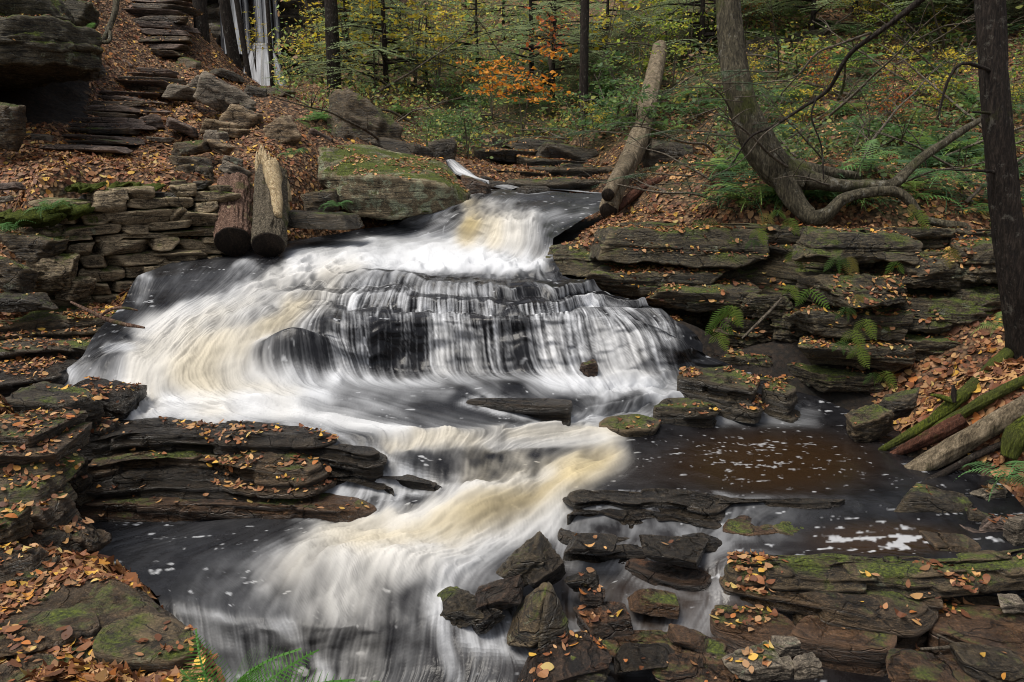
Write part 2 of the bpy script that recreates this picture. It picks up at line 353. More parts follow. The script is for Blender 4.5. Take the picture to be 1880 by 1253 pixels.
S([(500,560),(440,580),(380,600)],14,.55); S([(310,610),(270,670),(240,720)],30,1.,.3); S([(400,610),(350,680),(390,735)],34,.98,.6); S([(450,630),(440,690),(520,735)],26,.95,.35)
S([(215,655),(190,668),(150,675)],13,.34); S([(240,640),(200,645)],8,.8); S([(170,685),(160,722)],14,.62); S([(215,685),(208,732)],16,.75); S([(262,690),(262,740)],18,.95,.3); S([(130,690),(122,715)],10,.5)
S([(250,748),(420,748),(560,756),(690,775),(740,795)],15,1.0,.08); S([(330,735),(480,738),(600,742)],16,1.); S([(620,735),(720,760),(800,790)],12,.5); S([(260,768),(420,775),(560,785),(640,810)],10,.30)
for x, f in ((575,.35),(588,.10),(605,.12),(622,.45),(640,.7),(655,.5),(672,.28),(690,.12),(705,.22),(722,.5),(742,.62),(758,.35),(775,.14),(790,.3),(806,.85),(824,.78),(842,.55),(860,.62),(880,.7),(898,.5),(915,.55),(935,.3),(950,.14),(965,.10),(982,.3),(1000,.7),(1018,.78),(1036,.55),(1055,.6),(1075,.75),(1095,.85),(1115,.95),(1135,.95),(1155,.85),(1175,.8),(1195,.5),(1210,.6),(1225,.55),(1236,.3)):
    dx = (x-880)*.05
    S([(x,588+(x*37)%24),(x+dx*.4,640),(x+dx,684+(x*13)%10)],8,f,.12 if f > .6 else 0)
_r = random.Random(17)
for k in range(70):
    x = _r.uniform(570, 1235); y0 = _r.uniform(580, 640); f0 = np.interp(x, (570,690,760,860,960,1060,1130,1235), (.3,.3,.4,.7,.25,.7,.85,.5))*_r.uniform(.3, 1.5)
    S([(x,y0),(x+(x-880)*.03,y0+_r.uniform(25,60))],_r.uniform(3,6),min(1,f0))
for k in range(60):
    x = _r.uniform(560, 1200); y0 = np.interp(x,(560,700,900,1050,1200),(500,508,510,520,570))+_r.uniform(-6,50); f0 = _r.choice((.12,.2,.35,.5,.7)); dx = (x-820)*.10
    S([(x,y0),(x+dx*.5,y0+9),(x+dx,y0+_r.uniform(14,26))],_r.uniform(3,7),f0)
S([(480,545),(560,525),(650,515)],9,.5)
S([(700,505),(800,505),(900,505)],7,.16); S([(960,508),(1050,530),(1150,560),(1215,590)],10,.30); S([(1060,520),(1130,545),(1200,580)],8,.25)
for x in range(690,960,30): S([(x,512),(x-4,532)],9,.42)
S([(690,536),(800,534),(900,536)],5,.85); S([(600,540),(640,560),(660,590)],14,.40); S([(690,550),(780,560),(870,556)],9,.38); S([(880,562),(960,565),(1010,560)],8,.3)
S([(985,548),(990,575)],10,.62); S([(1040,545),(1042,575)],14,.85); S([(1085,545),(1090,575)],12,.8); S([(720,575),(735,592)],10,.5); S([(810,572),(815,592)],12,.85); S([(1110,560),(1140,590)],16,.5); S([(1170,575),(1195,600)],14,.35)
for q in ((545,638,470,665,.28),(545,638,510,690,.17),(545,640,550,692,.12),(545,640,590,690,.17),(545,638,630,672,.28)): S([q[:2], q[2:4]],14,q[4])
S([(470,640),(545,624),(640,640)],8,.95); S([(455,690),(520,705),(620,700)],9,.95); S([(640,690),(720,702),(800,698)],12,.8); S([(800,694),(900,694),(980,696)],9,.55); S([(990,698),(1090,702),(1180,706),(1260,714)],15,.98)
S([(640,715),(740,725),(820,722)],10,.35); S([(870,700),(900,728)],12,.35); S([(830,735),(930,742),(1040,742)],7,.10); S([(1110,722),(1090,745),(1070,765)],12,.62); S([(1170,725),(1150,750)],12,.4); S([(980,720),(1010,745)],10,.4)
S([(1210,702),(1300,730),(1400,745),(1490,768)],12,.42); S([(1330,745),(1325,772)],10,.55); S([(1370,748),(1372,772)],12,.5); S([(1430,750),(1450,770)],9,.5); S([(1320,775),(1420,776),(1500,778)],7,.6)
S([(1270,735),(1150,765),(1070,778)],9,.65); S([(560,745),(700,765),(850,775),(1010,772)],11,.22); S([(660,760),(800,785),(920,800)],9,.30); S([(900,748),(1000,758),(1080,750)],8,.18)
S([(1130,792),(960,796),(820,806),(715,820)],12,.95,.5); S([(1110,806),(1010,806),(900,818)],9,.85,.15); S([(1120,776),(1040,782),(940,786)],8,.8); S([(600,800),(615,830),(640,850)],8,.55)
for x, f, t in ((640,.30,0),(670,.16,0),(700,.5,.1),(726,.6,.1),(752,.3,0),(780,.22,0),(808,.35,.2),(836,.38,.2),(866,.5,.5),(896,.6,.6),(925,.6,.5),(955,.6,.5),(985,.5,.4)): S([(x,834),(x-6,860),(x-10,893)],9,f*.72,t)
S([(735,880),(728,925)],10,.6); S([(770,880),(765,915)],9,.25); S([(830,890),(826,920)],14,.7,.1); S([(690,900),(690,930)],10,.3); S([(640,890),(560,905)],14,.06)
S([(1120,846),(1010,876),(890,930),(770,972),(660,1005)],22,.92,.8); S([(1100,860),(1000,905),(900,955),(830,985)],20,.70,1.); S([(1010,868),(900,905),(790,945),(720,968)],12,1.,.05)
S([(1040,915),(1000,955),(920,985),(840,1000)],22,.9,.15);  S([(1160,850),(1090,885),(1045,915)],14,.22,.3); S([(1200,870),(1120,895)],14,.08)
S([(720,975),(600,1005),(500,1060)],30,.95,.4); S([(830,1000),(700,1040),(610,1100)],34,1.,.25); S([(650,985),(560,1000)],20,.9,.5); S([(900,1015),(830,1060),(800,1120)],22,.75,.05); S([(930,1030),(900,1060)],20,.35)
S([(600,1090),(570,1170),(545,1253)],30,.42,.2); S([(690,1090),(680,1170),(665,1253)],30,.50,.2); S([(770,1100),(760,1180),(740,1253)],24,.32,.1); S([(805,1130),(815,1190),(840,1253)],10,.6); S([(500,1070),(470,1130),(475,1250)],22,.42,.05)
S([(560,1000),(450,1050),(370,1100)],30,.25); S([(480,960),(320,990),(200,1010)],30,.13); S([(330,1118),(420,1138),(540,1152)],6,.75); S([(520,1150),(570,1200),(605,1253)],9,.7); S([(360,1150),(400,1253)],26,.34); S([(440,1150),(460,1253)],20,.3); S([(880,1120),(900,1200),(880,1253)],30,.22)
S([(1140,1035),(1110,1060),(1085,1090)],18,.6,.1); S([(1075,1050),(1060,1110)],16,.5); S([(1320,1000),(1230,1000),(1180,1010)],12,.35);  S([(1250,980),(1340,970),(1420,985)],12,.4)
S([(1310,1050),(1308,1115)],8,.35); S([(1290,1135),(1230,1165),(1190,1180)],16,.5); S([(1160,1100),(1120,1180)],25,.22); S([(1000,1230),(1150,1220)],25,.14); S([(1250,1200),(1300,1240)],30,.12)
S([(1560,918),(1430,913),(1300,912),(1090,912)],3,.35); S([(1570,930),(1480,945),(1360,945),(1300,960)],9,.22); S([(1420,960),(1300,990)],12,.3)
S([(1250,800),(1400,820),(1560,810)],30,.03); S([(1200,860),(1400,880),(1560,870)],30,.03); S([(1500,1000),(1620,985),(1780,1000)],30,.05)
tree_k = []
num = np.zeros((NR, NC)); den = np.full((NR, NC), .07); tint = np.zeros((NR, NC)); fi = np.zeros((NR, NC)); fj = np.zeros((NR, NC))
jac = [np.gradient(wpx, axis=0), np.gradient(wpx, axis=1), np.gradient(wpy, axis=0), np.gradient(wpy, axis=1)]
det = jac[0]*jac[3]-jac[1]*jac[2]; det = np.where(np.abs(det) < .15, .15*np.sign(det+1e-9), det)
num += .07*.07
for pts, r, f, t, fw in ST_:
    xs = [p[0] for p in pts]; ys = [p[1] for p in pts]; R = 3.2*r
    m = (wpx > min(xs)-R) & (wpx < max(xs)+R) & (wpy > min(ys)-R) & (wpy < max(ys)+R)
    if not m.any(): continue
    X, Y = wpx[m], wpy[m]; best = np.full(X.shape, 1e9); tx = np.zeros(X.shape); ty = np.zeros(X.shape)
    for (x0, y0), (x1, y1) in zip(pts[:-1], pts[1:]):
        dx, dy = x1-x0, y1-y0; L2 = dx*dx+dy*dy; k = np.clip(((X-x0)*dx+(Y-y0)*dy)/L2, 0, 1)
        dd = np.hypot(X-x0-k*dx, Y-y0-k*dy); b_ = dd < best
        best = np.where(b_, dd, best); L = math.sqrt(L2); tx = np.where(b_, dx/L, tx); ty = np.where(b_, dy/L, ty)
    w_ = np.exp(-(best/r)**2); w_[best > R] = 0
    num[m] += w_*f; den[m] += w_; tint[m] += w_*t
    a, b, c, d = (q[m] for q in jac); D = det[m]
    vi = (d*tx-b*ty)/D; vj = (-c*tx+a*ty)/D        # index-space direction (row, col)
    wf = np.exp(-(best/(2*r))**2); fi[m] += fw*wf*vi; fj[m] += fw*wf*vj
foam = num/den; tint = tint/den
foam = blur1(blur1(foam, 2, 0), 2, 1); foam = np.clip(foam+zone*(.10*riser-.26*tread*(foam < .75)), 0, 1); tint = blur1(blur1(tint, 4, 0), 4, 1)
fi += -.12; fi = blur1(blur1(fi, 4, 0), 4, 1); fj = blur1(blur1(fj, 4, 0), 4, 1)
L = np.hypot(fi, fj)+1e-9; fi /= L; fj /= L
# ---- streaks: noise smeared along the flow
rng = np.random.default_rng(3)
def smear(N, steps):
    I, J = np.meshgrid(np.arange(NR, dtype=np.float32), np.arange(NC, dtype=np.float32), indexing='ij')
    acc = N.copy()
    for sgn in (1, -1):
        a, b = I.copy(), J.copy()
        for _ in range(steps):
            ia = np.clip(a, 0, NR-1).astype(np.int32); ib = np.clip(b, 0, NC-1).astype(np.int32)
            a = a+sgn*fi[ia, ib]*1.5; b = b+sgn*fj[ia, ib]*1.5
            ia = np.clip(a+.5, 0, NR-1).astype(np.int32); ib = np.clip(b+.5, 0, NC-1).astype(np.int32)
            acc += N[ia, ib]
    acc -= acc.mean(); return acc/acc.std()
fi = fi.astype(np.float32); fj = fj.astype(np.float32)
n0 = rng.standard_normal((NR, NC)).astype(np.float32)
n1 = blur1(blur1(n0, .8, 0), .8, 1).astype(np.float32); n2 = blur1(blur1(n0[::-1], 3., 0), 3., 1).astype(np.float32); n3 = blur1(blur1(n0[:, ::-1], 8, 0), 8, 1).astype(np.float32)
_fr = fbm(np.stack([wpx/34, wpy/22, 0*wpx], -1), 1, 6, 91, .68).astype(np.float32); s4 = smear((_fr-_fr.mean())/_fr.std(), 12)
_fr = fbm(np.stack([wpx/13, wpy/9, 0*wpx+3], -1), 1, 4, 97, .7).astype(np.float32); s5 = smear((_fr-_fr.mean())/_fr.std(), 7)
s1, s2, s3 = smear(n1, 26), smear(n2/n2.std(), 34), smear(n3/n3.std(), 34)
streak = .90*s1+.36*s2+.22*s3
turb = .7*fbm(np.stack([wpx/46, wpy/24, np.zeros_like(wpx)], -1), 1, 5, 21)+.5*s3
slope_ = np.clip(np.abs(np.gradient(WZ, axis=0))/(np.abs(np.gradient(WY, axis=0))+.003), 0, 3); slope_ = blur1(slope_, 3, 0)
cur = np.exp(-(((wpx-900)/370)**6+((wpy-598)/95)**6))
amp_ = (.018+.42*foam*(1-foam))*(.28+.36*sstep(.2, 1., slope_)+1.2*cur)
sig = foam*(.95-.12*cur)+amp_*streak+.05*turb*sstep(.18, .5, foam)*(1.25-foam)+(.13+.05*sstep(.5, .9, foam))*(.8*s4+.55*s5)*sstep(.10, .4, foam)*(1.15-foam)*(1-.8*cur)
white = np.clip((sig-.05)/.95, 0, 1)**1.6
_soft = blur1(blur1(white, 2.2, 0), 2.2, 1); white = cur*white+(1-cur)*(.28*_soft+.72*white)
white *= 1-calm*.985
quiet = sstep(1000, 1060, wpx)*sstep(895, 925, wpy); white *= 1-.62*quiet
# flecks of foam adrift on the still pools
fl = noise3(np.stack([WX*15, WY*34, 0*WX], -1), 3)+.75*noise3(np.stack([WX*48, WY*80, 0*WX], -1), 4)
drift = np.exp(-(((wpx-1330)/130)**2+((wpy-835)/48)**2))+.75*np.exp(-(((wpx-1470)/110)**2+((wpy-850)/50)**2))
white = np.maximum(white, .42*sstep(1.0, 1.32, fl*.75+drift*.42+.05)*sstep(.04, .3, drift))
fl2 = noise3(np.stack([WX*9+WY*4, WY*30-WX*5, 0*WX], -1), 8)+.35*noise3(np.stack([WX*40, WY*60, 0*WX], -1), 2)
patch = np.exp(-(((wpx-1620)/100)**2+((wpy-990)/24)**2)**2)
white = np.maximum(white, .55*sstep(.58, .84, patch*.50+fl2*.75))
WZ = WZ+.0035*(.4*s1+.6*s2)*(1-calm)*sstep(.03, .3, foam)+.010*turb*sstep(.55, .95, foam)+(.012*s4+.006*s5)*sstep(.3, .8, foam)*(1-cur)+calm*.0015*s2
WP = np.stack([WX, WY, WZ], -1)

def water_mat():
    b = NB('stream_water'); f = b.attr('white').outputs['Fac']; t = b.attr('tint').outputs['Fac']; br = b.attr('brown').outputs['Fac']
    q = b.pos(); n = b.noise(q, 5, 4, .6)
    deep = b.mix(b.ramp(n, [(.35, 0.), (.7, 1.)]), (.004, .004, .005), (.016, .016, .018))
    deep = b.mix(br, deep, (.024, .0130, .0060))
    fo = b.mix(t, (.60, .615, .64), (.54, .43, .21))
    c = b.mix(f, deep, fo)
    r = b.ramp(f, [(0., .26), (.2, .5), (.6, .85)])
    r = b.mix(b.math('MULTIPLY', br, b.math('SUBTRACT', 1., f)), r, (.07,)*3)
    b.bump(b.noise(b.pos((1, 1, .3)), 34, 3, .55), .22, .012)
    b.b.inputs['IOR'].default_value = 1.33
    return b.fin(c, r, .36)
M['water'] = water_mat()
COLLAR = []      # world vertices of rocks, to find where the water breaks against them
def build_water():
    P = np.concatenate(COLLAR); dz = P[:, 2]-water_at(P[:, 0], P[:, 1]); P = P[np.abs(dz) < .03]
    cg = np.zeros((460, 480)); ix = np.clip(((P[:, 0]+4.2)/.02).astype(int), 0, 479); iy = np.clip(((P[:, 1]-2.6)/.02).astype(int), 0, 459); cg[iy, ix] = 1
    cg = np.clip(blur1(blur1(cg, 2.2, 0), 2.2, 1)*4.5, 0, 1)
    jx = np.clip(((WX+4.2)/.02).astype(int), 0, 479); jy = np.clip(((WY-2.6)/.02).astype(int), 0, 459); cl = cg[jy, jx]
    ns = np.clip(.5+.55*fbm(np.stack([WX*9, WY*9, 0*WX], -1), 1, 3, 55)+.12*s1, 0, 1)
    white[:] = np.clip(white+(1-white)*(.55-.35*quiet)*(1-sstep(600, 520, wpx)*sstep(840, 870, wpy)*sstep(1010, 985, wpy))*cl*ns*(1-.8*calm)*sstep(1120, 900, wpx-.0*wpy+np.where(wpy > 900, -400, 0)), 0, 1)
    brown = np.clip(calm+np.exp(-(((wpx-1250)/330)**2+((wpy-1130)/110)**2))*.8+.25*np.exp(-(((wpx-1180)/80)**2+((wpy-870)/40)**2)), 0, 1)
    me = mesh_np('water', WP.reshape(-1, 3), [grid_faces(NR, NC)], [M['water']], True,
                 dict(white=white.ravel(), tint=np.clip(tint, 0, 1).ravel(), brown=brown.ravel()))
    tag(link('stream_water', me), kind='structure')
# upstream rapid: a small sheet of its own beyond the big boulder
def ribbon(name, pts, widths, foam_, n=40, seed=0, tint_=0.0, m=12, sa=.16, ea=0.):
    P = np.array(pts, float); t = np.linspace(0, len(P)-1, n); Q = np.stack([np.interp(t, np.arange(len(P)), P[:, k]) for k in range(3)], -1)
    Q = blur1(Q, n/len(P)/4, 0); w_ = np.interp(t, np.arange(len(P)), widths)
    T = np.gradient(Q, axis=0); side = np.stack([T[:, 1], -T[:, 0], 0*T[:, 0]], -1); fb = np.linalg.norm(side, axis=1, keepdims=True)
    side = np.where(fb < .02*np.linalg.norm(T, axis=1, keepdims=True)+1e-6, np.array((1., 0, 0)), side/(fb+1e-9))
    u = np.linspace(-1, 1, m); V = Q[:, None]+side[:, None]*(u[None, :, None]*w_[:, None, None]/2)
    front = np.cross(T, side); front /= np.linalg.norm(front, axis=1, keepdims=True)+1e-9
    front *= np.where(front[:, 2:3] < 0, -1, 1)
    V = V+front[:, None]*(.12*w_[:, None, None]*(1-u[None, :, None]**2))
    r = np.random.default_rng(seed); st = blur1(r.standard_normal((n, m)), 5, 0); st /= st.std()
    wh = np.clip(np.interp(t, np.arange(len(P)), foam_)[:, None]+sa*st-.25*np.abs(u[None])**3-ea*u[None]**2, 0, 1)
    return V.reshape(-1, 3), grid_faces(n, m), dict(white=wh.ravel(), tint=np.full(n*m, tint_), brown=np.zeros(n*m))
def water_strip(name, strips):
    Vs, Fs, A, off = [], [], dict(white=[], tint=[], brown=[]), 0
    for V, F, a in strips:
        Vs.append(V); Fs.append(F+off); off += len(V)
        for k in A: A[k].append(a[k])
    me = mesh_np(name, np.concatenate(Vs), [np.concatenate(Fs)], [M['water']], True, {k: np.concatenate(v) for k, v in A.items()})
    return tag(link(name, me), kind='structure')

# ------------------------------------------------------------------ the valley floor and slopes
G = [  # (px, py, kind, value): height z or forward distance d
 (-200,1420,'z',.50),(150,1253,'z',.28),(0,1120,'z',.25),(-300,1100,'z',.5),(200,1120,'z',.22),(320,1160,'z',.22),(300,1090,'z',.12),(140,1030,'z',.2),(200,1500,'z',.45),(330,1300,'z',.1),
 (40,900,'z',.35),(-200,800,'z',.85),(30,770,'z',.72),(0,690,'z',.58),(95,690,'z',.45),(160,640,'z',.55),(100,610,'z',.66),(0,560,'z',.92),(190,580,'z',.72),(215,560,'z',.85),
 (200,548,'z',1.0),(390,488,'z',1.3),(60,565,'z',.98),(300,520,'z',1.15),(460,475,'d',9.1),(560,440,'z',1.43),
 (390,352,'d',9.55),(250,348,'d',9.25),(120,352,'d',8.9),(0,382,'d',8.4),(-200,420,'d',8),(450,340,'d',10.2),(540,330,'d',10.7),
 (100,320,'d',9.6),(300,330,'d',9.8),(200,300,'d',10.5),(50,290,'d',10.2),(400,300,'d',10.7),(165,280,'d',11),(300,270,'d',11.3),(450,260,'d',11.7),(550,290,'d',11.3),(520,250,'d',12.3),
 (220,180,'d',13),(270,140,'d',14.2),(290,90,'d',15.5),(290,0,'d',17.8),(280,-100,'d',20.5),
 (400,190,'d',13.6),(480,180,'d',14.5),(540,190,'d',15),(600,235,'d',15),(350,100,'d',15.8),(430,148,'d',16.5),(500,184,'d',16.8),(400,88,'d',17.5),
 (100,40,'d',13),(0,0,'d',13),(0,210,'d',11),(-300,100,'d',12),(100,-100,'d',16),(-600,-100,'d',14),(150,110,'d',13),(-800,-400,'d',20),
 (600,400,'d',11),(700,310,'d',12.8),(850,335,'d',12.6),(760,285,'d',14),(650,240,'d',14.5),
 (900,290,'d',15.5),(1000,285,'d',15.2),(1000,325,'d',13.8),(1080,325,'d',13.2),(800,268,'d',16.5),(900,225,'d',18),(1050,235,'d',17),(750,190,'d',20),(690,170,'d',22),(850,175,'d',21.5),(1000,150,'d',22),(1150,195,'d',17.5),(600,190,'d',19),(560,170,'d',22),
 (1115,398,'d',10.2),(1150,372,'d',11),(1250,382,'d',10.2),(1350,398,'d',9.5),(1450,405,'d',9.1),(1600,410,'d',8.9),(1750,425,'d',8.7),(1880,430,'d',8.6),(2150,440,'d',8.3),
 (1300,300,'d',12),(1500,300,'d',11.3),(1700,300,'d',10.8),(1880,300,'d',10.3),
 (1200,150,'d',16.5),(1400,150,'d',15.5),(1600,150,'d',14.5),(1880,150,'d',13.5),(2300,150,'d',12),
 (1200,0,'d',22),(1500,0,'d',20),(1880,0,'d',18),(2400,-50,'d',16),
 (1250,690,'z',.2),(1350,715,'z',.05),(1500,738,'z',-.1),(1600,740,'z',.0),(1350,640,'d',7.85),(1450,620,'d',8.0),(1560,600,'d',7.9),(1660,600,'d',7.8),(1250,600,'d',8.0),
 (1600,815,'z',.14),(1650,900,'z',.2),(1700,760,'z',.52),(1740,680,'d',6.9),(1880,615,'d',6.95),(1880,740,'z',.74),(1790,850,'z',.42),(1880,930,'z',.34),(2100,800,'d',5.5),(2100,1000,'z',.45),(1760,985,'z',.17),(1880,1040,'z',.12),(1880,1253,'z',-.22),(1750,1253,'z',-.25),(2250,1200,'z',.0),
 (470,190,'d',19),(520,200,'d',19),(450,176,'d',22),(505,180,'d',22),(440,155,'d',29),(560,150,'d',31),(480,158,'d',26),(900,60,'d',31),(900,-80,'d',42),(1400,-100,'d',32),(200,-200,'d',32),(480,160,'d',34),(650,60,'d',33),(1100,-50,'d',34),
]
GP = np.array([W(a, b, **{k: v}) for a, b, k, v in G])
wi, wj = np.meshgrid(np.linspace(0, NR-1, 19).astype(int), np.linspace(20, NC-21, 11).astype(int), indexing='ij')
bed = WP[wi, wj].reshape(-1, 3)-np.array((0, 0, .30))
far_ring = [(-70,-30,22),(-30,-12,9),(-8,-8,2.2),(-5,0,.4),(-4,3,.4),(0,-8,.4),(0,-40,-2),(8,-8,1.5),(6,1,.8),(30,-12,9),(70,-30,22),(-70,20,30),(70,20,30),(-40,60,34),(0,70,36),(40,60,34),(-20,25,13),(-12,14,7.2),(25,20,11),(14,12,5.2),(-3,45,20),(18,35,16)]
CP = np.concatenate([GP, bed, np.array(far_ring, float)])
_c2 = .15
def _phi(A, B): return np.sqrt(((A[:, None, :2]-B[None, :, :2])**2).sum(-1)+_c2)
_K = _phi(CP, CP); _n = len(CP); _A = np.zeros((_n+3, _n+3)); _A[:_n, :_n] = _K-np.eye(_n)*.02
_A[:_n, _n] = _A[_n, :_n] = 1; _A[:_n, _n+1:] = CP[:, :2]; _A[_n+1:, :_n] = CP[:, :2].T
_sol = np.linalg.solve(_A, np.concatenate([CP[:, 2], np.zeros(3)]))
# raster of the water level, to know what is under the stream
RX0, RY0, RR = -8., 1.5, .05
wmap = np.full((260, 340), -99.)
_ix = np.clip(((WP[..., 0]-RX0)/RR).astype(int), 0, 339); _iy = np.clip(((WP[..., 1]-RY0)/RR).astype(int), 0, 259)
np.maximum.at(wmap, (_iy, _ix), WP[..., 2])
def water_at(x, y):
    ix = ((x-RX0)/RR).astype(int); iy = ((y-RY0)/RR).astype(int)
    ok = (ix >= 0) & (ix < 340) & (iy >= 0) & (iy < 260)
    return np.where(ok, wmap[np.clip(iy, 0, 259), np.clip(ix, 0, 339)], -99.)
def ground_z(x, y, fine=True):
    x = np.asarray(x, float).ravel(); y = np.asarray(y, float).ravel(); out = np.empty(len(x))
    for a in range(0, len(x), 20000):
        Q = np.stack([x[a:a+20000], y[a:a+20000]], -1)
        out[a:a+20000] = _phi(Q, CP)@_sol[:_n]+_sol[_n]+Q@_sol[_n+1:]
    if fine:
        P = np.stack([x, y, 0*x], -1); k = np.clip((y-2)/8, .25, 1.6)
        out += k*(.10*fbm(P, .9, 4, 31)+.035*fbm(P, 4.5, 3, 33))
    wz = water_at(x, y)
    return np.where((wz > -50) & (out < wz+.10), np.minimum(out, wz-.06), out)
def axis(segs):
    r = []
    for a, b, st in segs: r.append(np.arange(a, b, st))
    return np.concatenate(r+[[segs[-1][1]]])
gx = axis([(-75,-20,5),(-20,-9,.4),(-9,-5,.09),(-5,5.5,.055),(5.5,9,.09),(9,20,.4),(20,75,5)])
gy = axis([(-42,0,3),(0,2,.25),(2,7.5,.055),(7.5,13,.06),(13,20,.13),(20,34,.4),(34,74,4)])
GX, GY = np.meshgrid(gx, gy); GZ = ground_z(GX, GY).reshape(GX.shape)
gpx, gpy = project(np.stack([GX, GY, GZ], -1))
green = np.clip(np.exp(-(((GX-1.5)/4)**2+((GY-21)/6)**2))+.8*np.exp(-(((GX+3.0)/1.2)**2+((GY-15.5)/2)**2))+.5*np.exp(-(((GX-5)/3)**2+((GY-12)/3)**2))-.5*((GX < -1.5) & (GY > 9) & (GY < 15)), -1, 1)
wet_shade = sstep(-.02, .05, water_at(GX.ravel(), GY.ravel())-GZ.ravel()-.02)*(water_at(GX.ravel(), GY.ravel()) > -50)
wet_shade = np.maximum(wet_shade, .9*((gpx > 1235) & (gpx < 1615) & (gpy > 585) & (gpy < 775) & (GY < 8.6)).ravel()); wet_shade = np.maximum(wet_shade, .9*((gpx > -60) & (gpx < 165) & (gpy > 120) & (gpy < 228) & (GY > 9.8) & (GY < 16)).ravel())  # also darkens ground in the cliff undercut; paints shade into the outcrop hollow
me = mesh_np('ground', np.stack([GX, GY, GZ], -1).reshape(-1, 3), [grid_faces(len(gy), len(gx))], [M['ground']], True, dict(green=green.ravel(), wetbed_shade=wet_shade))
tag(link('forest_floor', me), kind='structure')

# ------------------------------------------------------------------ rocks
def ico(n):
    import bmesh
    bm = bmesh.new(); bmesh.ops.create_icosphere(bm, subdivisions=n, radius=1)
    bm.verts.ensure_lookup_table(); V = np.array([v.co[:] for v in bm.verts]); F = np.array([[v.index for v in f.verts] for f in bm.faces]); bm.free()
    return V/np.linalg.norm(V, axis=1, keepdims=True), F
ICO = {n: ico(n) for n in (3, 4, 5, 6)}
def rock_verts(dims, seed, res=5, chips=7, p=22, strat=.5, rough=1.0, layers=4.0, bed=0.):
    r = np.random.default_rng(seed); D, F = ICO[res]; dims = np.array(dims, float)/2
    N, d = [], []
    for ax in range(3):
        for sg in (1, -1):
            v = np.zeros(3); v[ax] = sg; v += r.normal(0, .10 if ax == 2 else .20, 3); N.append(v/np.linalg.norm(v)); d.append(r.uniform(.86, 1.0))
    for _ in range(chips):
        v = r.normal(0, 1, 3); v[2] *= .7; v /= np.linalg.norm(v); N.append(v); d.append(r.uniform(1.0, 1.28))
    N = np.array(N); d = np.array(d)
    q = np.clip(D@N.T/d, 0, None); rad = (q**p).sum(1)**(-1/p)
    V = D*rad[:, None]*dims
    s = dims.mean(); off = r.uniform(-50, 50, 3)
    nrm = D/ dims; nrm /= np.linalg.norm(nrm, axis=1, keepdims=True)
    lay = V[:, 2]/dims[2]*layers+.8*noise3(V/s*.9+off, 3)
    st = (np.abs((lay % 1)-.5)*2)**4
    side = 1-np.abs(nrm[:, 2])
    V = V+nrm*(rough*(.09*fbm(V/s*1.5+off, 1, 4, seed)+.05*fbm(V/s*5+off, 1, 3, seed+1)+.10*fbm(np.stack([V[:, 0]/s*1.2, V[:, 1]/s*1.2, V[:, 2]/dims[2]*3.5], -1)+off, 1, 4, seed+5)*side)*dims.min()*1.3)[:, None]
    V = V-nrm*(strat*.10*st*side*dims.min())[:, None]
    if bed:
        li = np.floor(lay).astype(int); ang = np.floor((np.arctan2(D[:, 1], D[:, 0])+.3*noise3(V/s*1.5+off, 4)+_h(li, li*0, li*0, seed+4)*6)*2.6).astype(int)
        o_ = (_h(li, li*0, li*0, seed)-.5)*1.1+(_h(li, ang, li*0, seed+1)-.5)*.9
        V = V+nrm*(bed*o_*side*dims.min())[:, None]
    return V, F
def hull_rock(pts, label, mat, seed, name='boulder', cat='boulder', res=6, p=40, leaves=0, rough=1., lay=5.):
    """rock with the convex shape of the given corner points"""
    import bmesh
    P = np.array(pts); c = P.mean(0); bm = bmesh.new()
    for q in P-c: bm.verts.new(q)
    bmesh.ops.convex_hull(bm, input=bm.verts); bm.normal_update()
    N = []; d = []
    for f in bm.faces:
        n_ = np.array(f.normal); dd = float(np.dot(n_, np.array(f.verts[0].co)))
        if dd < 0: n_, dd = -n_, -dd
        N.append(n_); d.append(max(dd, .02))
    bm.free(); N, d = np.array(N), np.array(d); D, F = ICO[res]; rad = ((np.clip(D@N.T/d, 0, None)**p).sum(1))**(-1/p); V = D*rad[:, None]
    s_ = rad.mean(); nrm = N[np.argmax(D@N.T/d, 1)]; side = 1-np.abs(nrm[:, 2])*.8
    V = V+nrm*(rough*s_*(.05*fbm(V/s_*1.6, 1, 4, seed)+.022*fbm(V/s_*6, 1, 4, seed+1)+.05*side*fbm(np.stack([V[:, 0]/s_*1.2, V[:, 1]/s_*1.2, V[:, 2]/s_*lay], -1), 1, 4, seed+2)))[:, None]
    o = link(name, mesh_np(name, V, [F], [M[mat]], True), loc=c); tag(o, label, cat)
    if leaves: ROCKS.append((V+c, F, leaves))
    COLLAR.append(V+c)
    return o
ROCKS = []    # (verts world, faces, leaf density) for scattering leaves later
def rot_m(roll, yaw, pitch=0.0):
    return np.array((Matrix.Rotation(yaw, 3, 'Z')@Matrix.Rotation(roll, 3, 'Y')@Matrix.Rotation(pitch, 3, 'X')))
def rock(px, py, d, wpx_, hpx_, label, mat='rock_grey', depth=.8, roll=0, yaw=0, pitch=0, seed=0, name='rock', cat='rock', group=None, res=4, leaves=0, **kw):
    """a loose stone: centre pixel + distance, width and height in photo pixels at that distance"""
    c = W(px, py, d); k = (c[1]*CT-(c[2]-CZ)*ST)/F_PX
    wd, hg = wpx_*k, hpx_*k
    V, F = rock_verts((wd, wd*depth, hg), seed, res, **kw)
    R = rot_m(math.radians(roll), math.radians(yaw), math.radians(pitch)); V = V@R.T
    o = link(name, mesh_np(name, V, [F], [M[mat]], True), loc=c)
    tag(o, label, cat, group)
    if leaves: ROCKS.append((V+c, F, leaves))
    COLLAR.append(V+c)
    return o
